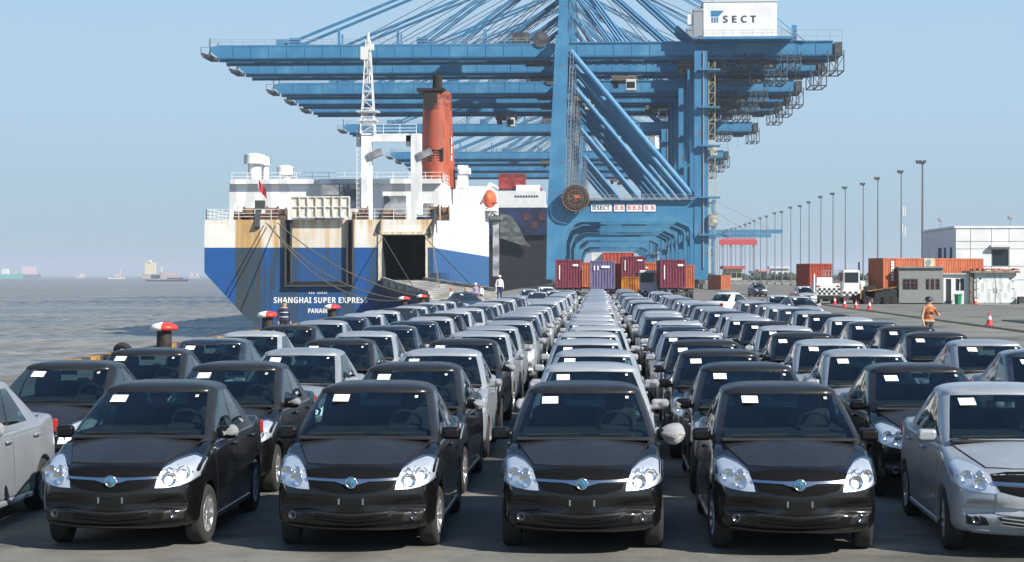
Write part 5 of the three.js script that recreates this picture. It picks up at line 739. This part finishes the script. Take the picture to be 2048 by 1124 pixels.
    for (const [p, n] of [[1882, 'left'], [2024, 'right']]) { const a = thing('roof_aerial', p < 1900 ? 'small dish aerial on the grey flank of the white building' : 'small camera mast on the roof edge of the white building', 'aerial', [P(p, 460, p < 1900 ? 208 : Db).x, H + .22, p < 1900 ? -208 : -Db - .6]); const g = new G(); g.cyl(V(0, 0, 0), V(0, .9, 0), .06, .05, 8); g.build('mast', mat.steel, a); const d = new G(); d.rbox(-.1, .95, .1, .5, .4, .3, .08, 2); d.build('head', mat.steel, a); } }
}
// ------------------------------------------------------------------ lamp posts
{
  const X = 48.5, o = thing('lamp_post', '', 'lamp post', [X, 0, -273], 0, 'lamp posts along the yard'); const g = new G(); g.cyl(V(0, 0, 0), V(0, 19.3, 0), .20, .13, 12); g.build('pole', M(.16, .17, .18, { roughness: .5, metalness: .3 }), o); const b = new G(); b.cyl(V(0, 0, 0), V(0, .5, 0), .4, .3, 12); b.build('base', mat.darkSteel, o); const a = new G(); a.beam(V(-.9, 19.5, 0), V(.35, 19.5, 0), .14, .14); a.cyl(V(0, 19.3, 0), V(0, 19.7, 0), .2, .16, 10); a.build('cross_arm', mat.darkSteel, o); for (const x of [-.8, -.3, .3]) { const h = new G(); h.rbox(x, 19.78, 0, .42, .34, .5, .06, 2); h.build('lamp_head', mat.darkSteel, o); }
  for (let i = 0; i < 24; i++) { const c = i ? copy(o) : o; c.position.set(X + (i ? rr(-.3, .3) : 0), 0, -273 - i * 20.8); if (i) c.scale.set(.66, rr(.985, 1.01), .66); c.userData.label = i === 1 ? 'tall mast with white aerial panels, second lamp post from the white building' : `tall grey lamp post, ${ordinals[i]} in line counted from the white building`; if (i === 1) { const k = new G(); for (const [y, x] of [[13.2, .45], [13.2, .95], [9.9, .95], [10.4, .3]]) k.box(x, y, .1, .24, 1.5, .2); k.beam(V(0, 12.4, 0), V(1, 12.4, 0), .06, .06); k.beam(V(0, 9.4, 0), V(1, 9.4, 0), .06, .06); k.build('aerial_panels', mat.white, c); } }
}
// ------------------------------------------------------------------ cones
{
  const o = thing('traffic_cone', '', 'cone', [0, 0, 0], 0, 'traffic cones on the yard'); const b = new G(); b.rbox(0, .03, 0, .42, .06, .42, .02, 1); b.build('base', mat.red, o); const c = new G(); c.cyl(V(0, .06, 0), V(0, .34, 0), .17, .115, 16); c.build('body', mat.red, o); const s = new G(); s.cyl(V(0, .34, 0), V(0, .52, 0), .115, .072, 16); s.build('reflective_band', mat.lettering, o); const t = new G(); t.cyl(V(0, .52, 0), V(0, .74, 0), .072, .03, 16); t.build('tip', mat.red, o);
  [[1669.5, 164, 'red and white cone in front of the chequered truck'], [1689, 148, 'red and white cone beside the wheel of the white yard tractor'], [1712, 142, 'red and white cone between the yard tractor and the oily machinery'], [1739, 139, 'red and white cone in front of the oily machinery'], [1979, 96, 'red cone alone beside the dark painted shadow plate'], [1950.5, 165, 'red cone against the corner of the white shed'], [1546, 520, 'small cone far back beside the low wall']].forEach(([px, D, l], i) => { const k = i ? copy(o) : o; const v = P(px, 600, D); k.position.set(v.x, 0, -D); k.userData.label = l; });
}
// ------------------------------------------------------------------ other vehicles among the columns
{
  const put = (lod, p, px, D, ry, sy, label) => { const c = placeCar(lod, p, P(px, 590, D).x, -D, ry, label, 'other parked vehicles'); c.scale.y = sy; return c; };
  put(1, 'W', 1462, 104, 2.5, 1.10, 'white car turned with its tail beside the column farthest from the quay');
  put(1, 'D', 1515, 222, .2, 1.12, 'dark blue car alone on the open yard beyond the columns');
  put(1, 'S', 1607, 156, .15, 1.12, 'pale silver car in front of the red container on the yard');
  put(1, 'S', 1598, 98, .3, 1.0, 'silver car standing apart beside the column farthest from the quay');
  put(1, 'S', 1556, 104, .1, 1.0, 'silver car between the white turned car and the car standing apart');
  put(2, 'W', 1092, 146, .2, 1.12, 'white car nearest the maroon container by the waterside crane leg');
  put(2, 'S', 1058, 138, .1, 1.05, 'silver car at the foot of the ferry ramp beside the white one');
  put(2, 'S', 1108, 132, 0, 1, 'silver car in front of the white one by the maroon container');
  put(2, 'S', 1075, 124, 0, 1, 'silver car between the ramp foot and the columns');
  put(2, 'D', 930, 112, .5, 1.05, 'dark car turned towards the ferry ramp beside the walking dockers');
}
// ------------------------------------------------------------------ people
function person(label, X, Y, Z, ry, h, { shirt, trousers, hair = [.02, .018, .016], helmet, vest, skin = [.42, .25, .17], arms = 'down' }) {
  const o = thing('person', label, 'person', [X, Y, Z], ry), k = h / 1.75, R = 72, half = 1.0;
  const bones = [[[0, 1.00, 0], [0, 1.40, 0], .155, .165], [[-.13, 1.40, 0], [.13, 1.40, 0], .09, .09], [[0, 1.42, 0], [0, 1.55, .01], .062, .058], [[0, 1.60, .015], [0, 1.66, 0], .095, .10], [[0, 1.625, .09], [0, 1.60, .118], .02, .016], [[-.085, .95, 0], [.085, .95, 0], .13, .13]];
  for (const s of [-1, 1]) {
    bones.push([[s * .095, .92, 0], [s * .11, .50, .02], .095, .07], [[s * .11, .50, .02], [s * .115, .09, -.02], .068, .045], [[s * .115, .05, -.03], [s * .125, .035, .15], .045, .036], [[s * .10, 1.625, -.005], [s * .102, 1.655, -.01], .022, .02]);
    const sh = [s * .20, 1.39, 0], el = arms === 'up' && s > 0 ? [s * .30, 1.16, .16] : [s * .27, 1.11, -.03], wr = arms === 'up' && s > 0 ? [s * .12, 1.30, .26] : [s * .27, .86, .07];
    bones.push([sh, el, .062, .048], [el, wr, .046, .034]); const dx = wr[0] - el[0], dy = wr[1] - el[1], dz = wr[2] - el[2], l = Math.hypot(dx, dy, dz), D = [dx / l, dy / l, dz / l], at = (t, a, c) => [wr[0] + D[0] * t + a, wr[1] + D[1] * t, wr[2] + D[2] * t + c];
    bones.push([wr, at(.08, 0, 0), .035, .038]); for (let f = 0; f < 4; f++) bones.push([at(.08, 0, -.03 + f * .02), at(.155 - Math.abs(f - 1.5) * .012, -s * .02, -.03 + f * .021), .011, .009]); bones.push([at(.03, 0, .025), at(.09, -s * .01, .06), .012, .010]);
  }
  const B = bones.map(([a, b, r, q]) => ({ a, d: [b[0] - a[0], b[1] - a[1], b[2] - a[2]], r, q })); B.forEach(b => b.l2 = b.d[0] ** 2 + b.d[1] ** 2 + b.d[2] ** 2 || 1e-9);
  const sdf = (x, y, z) => { let m = 9; for (const b of B) { const px = x - b.a[0], py = y - b.a[1], pz = z - b.a[2]; const t = clamp((px * b.d[0] + py * b.d[1] + pz * b.d[2]) / b.l2, 0, 1); const e = Math.hypot(px - b.d[0] * t, py - b.d[1] * t, pz - b.d[2] * t) - lerp(b.r, b.q, t); const kk = .022, hh = Math.max(kk - Math.abs(m - e), 0) / kk; m = Math.min(m, e) - hh * hh * kk * .25; } return m; };
  const mc = new MarchingCubes(R, new THREE.MeshBasicMaterial(), false, false, 60000); mc.isolation = 0;
  for (let z = 0; z < R; z++) for (let y = 0; y < R; y++) for (let x = 0; x < R; x++) { const c = v => (v - R / 2) / (R / 2) * half; mc.field[z * R * R + y * R + x] = -sdf(c(x), c(y) + .9, c(z)); }
  mc.update(); const n = mc.count, pos = mc.positionArray.slice(0, n * 3), nor = mc.normalArray.slice(0, n * 3), col = new Float32Array(n * 3);
  for (let i = 0; i < n; i++) { const x = pos[3 * i], y = pos[3 * i + 1] + .9, z = pos[3 * i + 2]; let c = trousers; const hand = Math.abs(x) > .20 && y < .88 && y > .6 || (arms === 'up' && x > .02 && y > 1.24 && z > .22); if (y > 1.70 || (y > 1.58 && z < -.02) || (y > 1.66 && z < .06)) c = hair; else if (y > 1.47) c = skin; else if (hand) c = skin; else if (y > .95 || Math.abs(x) > .235) c = shirt; else if (y < .10) c = [.02, .018, .016]; if (vest && y > 1.0 && y < 1.46 && Math.abs(x) < .20) c = vest; if (y > 1.56 && y < 1.585 && z > .085 && Math.abs(x) < .03) c = [.25, .09, .08]; if (y > 1.635 && y < 1.655 && z > .07 && Math.abs(Math.abs(x) - .035) < .016) c = [.02, .02, .02]; col.set(c, 3 * i); pos[3 * i + 1] = y; }
  const g = new THREE.BufferGeometry(); g.setAttribute('position', new THREE.BufferAttribute(pos, 3)); g.setAttribute('normal', new THREE.BufferAttribute(nor, 3)); g.setAttribute('color', new THREE.BufferAttribute(col, 3)); g.scale(k, k, k);
  mesh('body', g, new THREE.MeshStandardMaterial({ vertexColors: true, roughness: .85 }), o);
  if (helmet) { const s = new THREE.LatheGeometry([[.155, 0], [.13, .012], [.125, .06], [.10, .105], [.05, .13], [0, .135]].map(a => new THREE.Vector2(a[0] * k, a[1] * k)), 18), hg = new G(); hg.add(s, new THREE.Matrix4().makeTranslation(0, 1.675 * k, 0)); hg.rbox(0, 1.682 * k, .14 * k, .16 * k, .014, .08 * k, .006, 1); hg.build('helmet', M(...helmet, { roughness: .5 }), o); }
  if (vest) for (const y of [1.12, 1.30]) { const b = new G(); b.add(new THREE.TorusGeometry(.172, .016, 6, 22), new THREE.Matrix4().makeRotationX(Math.PI / 2).setPosition(0, y, 0)); const m = b.build('reflective_band', mat.paleBand || mat.steel, o); m.scale.setScalar(k); }
  if (vest === undefined && shirt[2] > .05 && shirt[0] < .05) for (const y of [1.08, 1.28]) { const b = new G(); b.add(new THREE.TorusGeometry(.172, .018, 6, 22), new THREE.Matrix4().makeRotationX(Math.PI / 2).setPosition(0, y, 0)); const m = b.build('reflective_band', mat.lettering, o); m.scale.setScalar(k); }
  return o;
}
person('person in orange vest and dark hard hat standing beyond the cars', 11.95, 0, -66, .5, 1.84, { shirt: [.50, .36, .22], trousers: [.06, .06, .08], vest: [.50, .13, .03], helmet: [.012, .016, .03], arms: 'up' });
person('person in dark navy workwear with pale bands beside a bollard', -12.75, 0, -72, .3, 1.60, { shirt: [.02, .03, .07], trousers: [.02, .022, .03] });
person('person in white shirt and orange helmet walking by the quay cars', P(903, 590, 124).x, 0, -124, 1.2, 1.76, { shirt: [.72, .70, .70], trousers: [.30, .28, .27], helmet: [.62, .10, .03] });
person('person in purple and white top, taller of two near the ramp foot', P(951, 590, 160).x, .0, -160, .4, 1.92, { shirt: [.34, .26, .36], trousers: [.08, .06, .09], helmet: [.75, .74, .73] });
person('person in white top with dark hair near the ramp foot', P(962, 590, 163).x, 0, -163, -.5, 1.74, { shirt: [.74, .72, .74], trousers: [.12, .08, .12] });
{ const D = 131, X = P(999, 590, D).x; const c = thing('wooden_crate', 'orange-brown timber crate under the person in navy trousers', 'crate', [X, 0, -D]); const g = new G(); g.box(0, .44, 0, 1.1, .8, .9); g.build('core', M(.42, .24, .10, { roughness: .9 }), c); const gs = metricUV(new RoundedBoxGeometry(1.16, .15, .06, 1, .01).toNonIndexed()); for (let i = 0; i < 5; i++) for (const z of [-.47, .47]) { const o = mesh('plank', gs, M(.55, .32, .15, { roughness: .85, map: rep(streaky, .6) }), c); o.position.set(0, .1 + i * .185, z); } person('person in white shirt and navy trousers standing on a crate', X, .9, -D, .2, 1.72, { shirt: [.78, .77, .74], trousers: [.02, .03, .12], helmet: [.70, .62, .55] }); }
person('person in dark clothes and orange cap between quay cars near the ramp', P(931, 590, 150).x, 0, -150, -.8, 1.62, { shirt: [.10, .08, .07], trousers: [.05, .05, .06], helmet: [.5, .2, .1] });
// ------------------------------------------------------------------ far shore and river traffic
function farShip(name, label, px0, px1, D, hullH, hullC, house, group = 'ships out on the river') {
  const a = P(px0, 556, D), b = P(px1, 556, D), L = b.x - a.x, o = thing(name, label, 'ship', [(a.x + b.x) / 2, WATER_Y, -D], 0, group), bw = Math.max(5, L * .16);
  const s = new THREE.Shape([[-L / 2, hullH * 1.15], [-L / 2 + L * .05, 0], [L / 2 - L * .03, 0], [L / 2, hullH], [L / 2 - L * .3, hullH * .8], [-L / 2 + L * .12, hullH * .8]].map(v => new THREE.Vector2(...v))); const e = new THREE.ExtrudeGeometry(s, { depth: bw, bevelEnabled: false }); e.translate(0, -.4, -bw / 2); const g = new G(); g.add(e); g.build('hull', M(...hullC, { roughness: .7 }), o);
  for (const [x, y, w, h, c, nm] of house) { const q = new G(); q.box(x * L, y, 0, w * L, h, bw * .7); q.build(nm || 'deckhouse', M(...c, { roughness: .7 }), o); }
}
farShip('cargo_ship', 'green hulled cargo ship beside the pale boxy one on the river', -40, 45, 3200, 9, [.10, .42, .34], [[.1, 13, .14, 9, [.70, .70, .66]]]);
farShip('car_carrier', 'pale pinkish boxy ship with a high side behind the green hull', 38, 82, 3600, 9, [.16, .18, .22], [[-.05, 16, .62, 15, [.62, .48, .50]]]);
farShip('river_barge', 'tiny pale river craft between the boxy ship and the sailing launch', 150, 170, 3400, 4, [.45, .42, .42], [[.2, 6, .4, 6, [.62, .55, .55]]]);
farShip('river_launch', 'small white launch with a reddish deckhouse alone on the river', 216, 250, 2900, 3, [.62, .60, .60], [[.1, 6, .3, 6, [.60, .42, .38]], [.22, 11, .02, 10, [.5, .5, .5], 'mast']]);
farShip('tanker_ship', 'cream tanker with high deckhouse aft, behind the dark barge', 284, 362, 2600, 7, [.42, .34, .30], [[-.28, 16, .26, 17, [.66, .58, .38]], [-.3, 26, .08, 5, [.66, .6, .45], 'funnel'], [.15, 8.5, .4, 3, [.50, .36, .36], 'deck_gear'], [.0, 13, .02, 12, [.5, .5, .5], 'mast']]);
farShip('river_barge', 'dark low barge crossing in front of the cream tanker', 291, 376, 1750, 2.4, [.05, .06, .08], [[-.26, 4.6, .2, 4, [.06, .08, .12]], [.2, 2.8, .36, 1.6, [.08, .08, .1], 'hatch']]);
farShip('river_barge', 'faint pale craft nearest the stern of the ferry', 377, 400, 3300, 4, [.5, .44, .44], [[-.2, 7, .15, 7, [.6, .55, .55]], [.25, 7, .15, 7, [.6, .55, .55]]]);
{
  const blk = (name, label, cat, px0, px1, py, D, c, roof) => { const a = P(px0, py, D), b = P(px1, py, D), o = thing(name, label, cat, [(a.x + b.x) / 2, 0, -D]); const g = new G(); g.box(0, a.y / 2, 0, b.x - a.x, a.y, 14); g.build('walls', M(...c, { roughness: .8, map: rep(mottle, 8) }), o); const w = new G(), n = Math.max(3, Math.round((b.x - a.x) / 4)); for (let i = 0; i < n; i++) w.box(lerp(-.5, .5, (i + .5) / n) * (b.x - a.x), a.y * .55, 7.03, 1.6, 1.6, .1); w.build('window_row', mat.glassDark, o); const r = new G(); r.box(0, a.y + .5, 0, (b.x - a.x) + 2, 1, 16); r.build('roof', M(...roof, { roughness: .8 }), o); };
  blk('gate_house', 'cream house with red roof edge beyond the small orange container', 'building', 1449, 1481, 538, 620, [.60, .56, .42], [.45, .08, .07]); blk('far_office', 'low white office block far behind the lamp posts', 'building', 1540, 1574, 537, 900, [.72, .72, .70], [.6, .6, .6]); blk('far_shed', 'dark blue-grey shed far behind the lamp posts', 'building', 1504, 1528, 546, 880, [.13, .16, .20], [.15, .17, .2]); blk('far_office', 'red and white low block beside the far grey shed', 'building', 1518, 1532, 543, 860, [.55, .22, .20], [.6, .3, .28]);
  const w = thing('yard_wall', 'long low pale wall closing off the far yard', 'wall', [60, 0, -560]); for (let i = 0; i < 30; i++) { const g = new G(); g.box(-38 + i * 4, .55, 0, 3.92, 1.1, .3); g.build('wall_panel', M(.42, .42, .40, { roughness: .9, map: rep(mottleStrong, 3) }), w); }
  const hb = thing('tree_belt', 'dark hazy belt of shrubs behind the far wall', 'shrubs', [80, 0, -720]); const crown = new THREE.IcosahedronGeometry(1, 1), cg = new G(); for (let i = 0; i < 160; i++) { cg.add(blob(rr(1.2, 2.6), rr(.9, 1.9), rr(1, 2), i, 1, .3), new THREE.Matrix4().makeTranslation(rr(-60, 60), rr(.6, 2.2), rr(-5, 5))); } cg.build('foliage', M(.05, .07, .045, { roughness: 1 }), hb).userData.kind = 'stuff';
}
renderer.render(scene, camera);
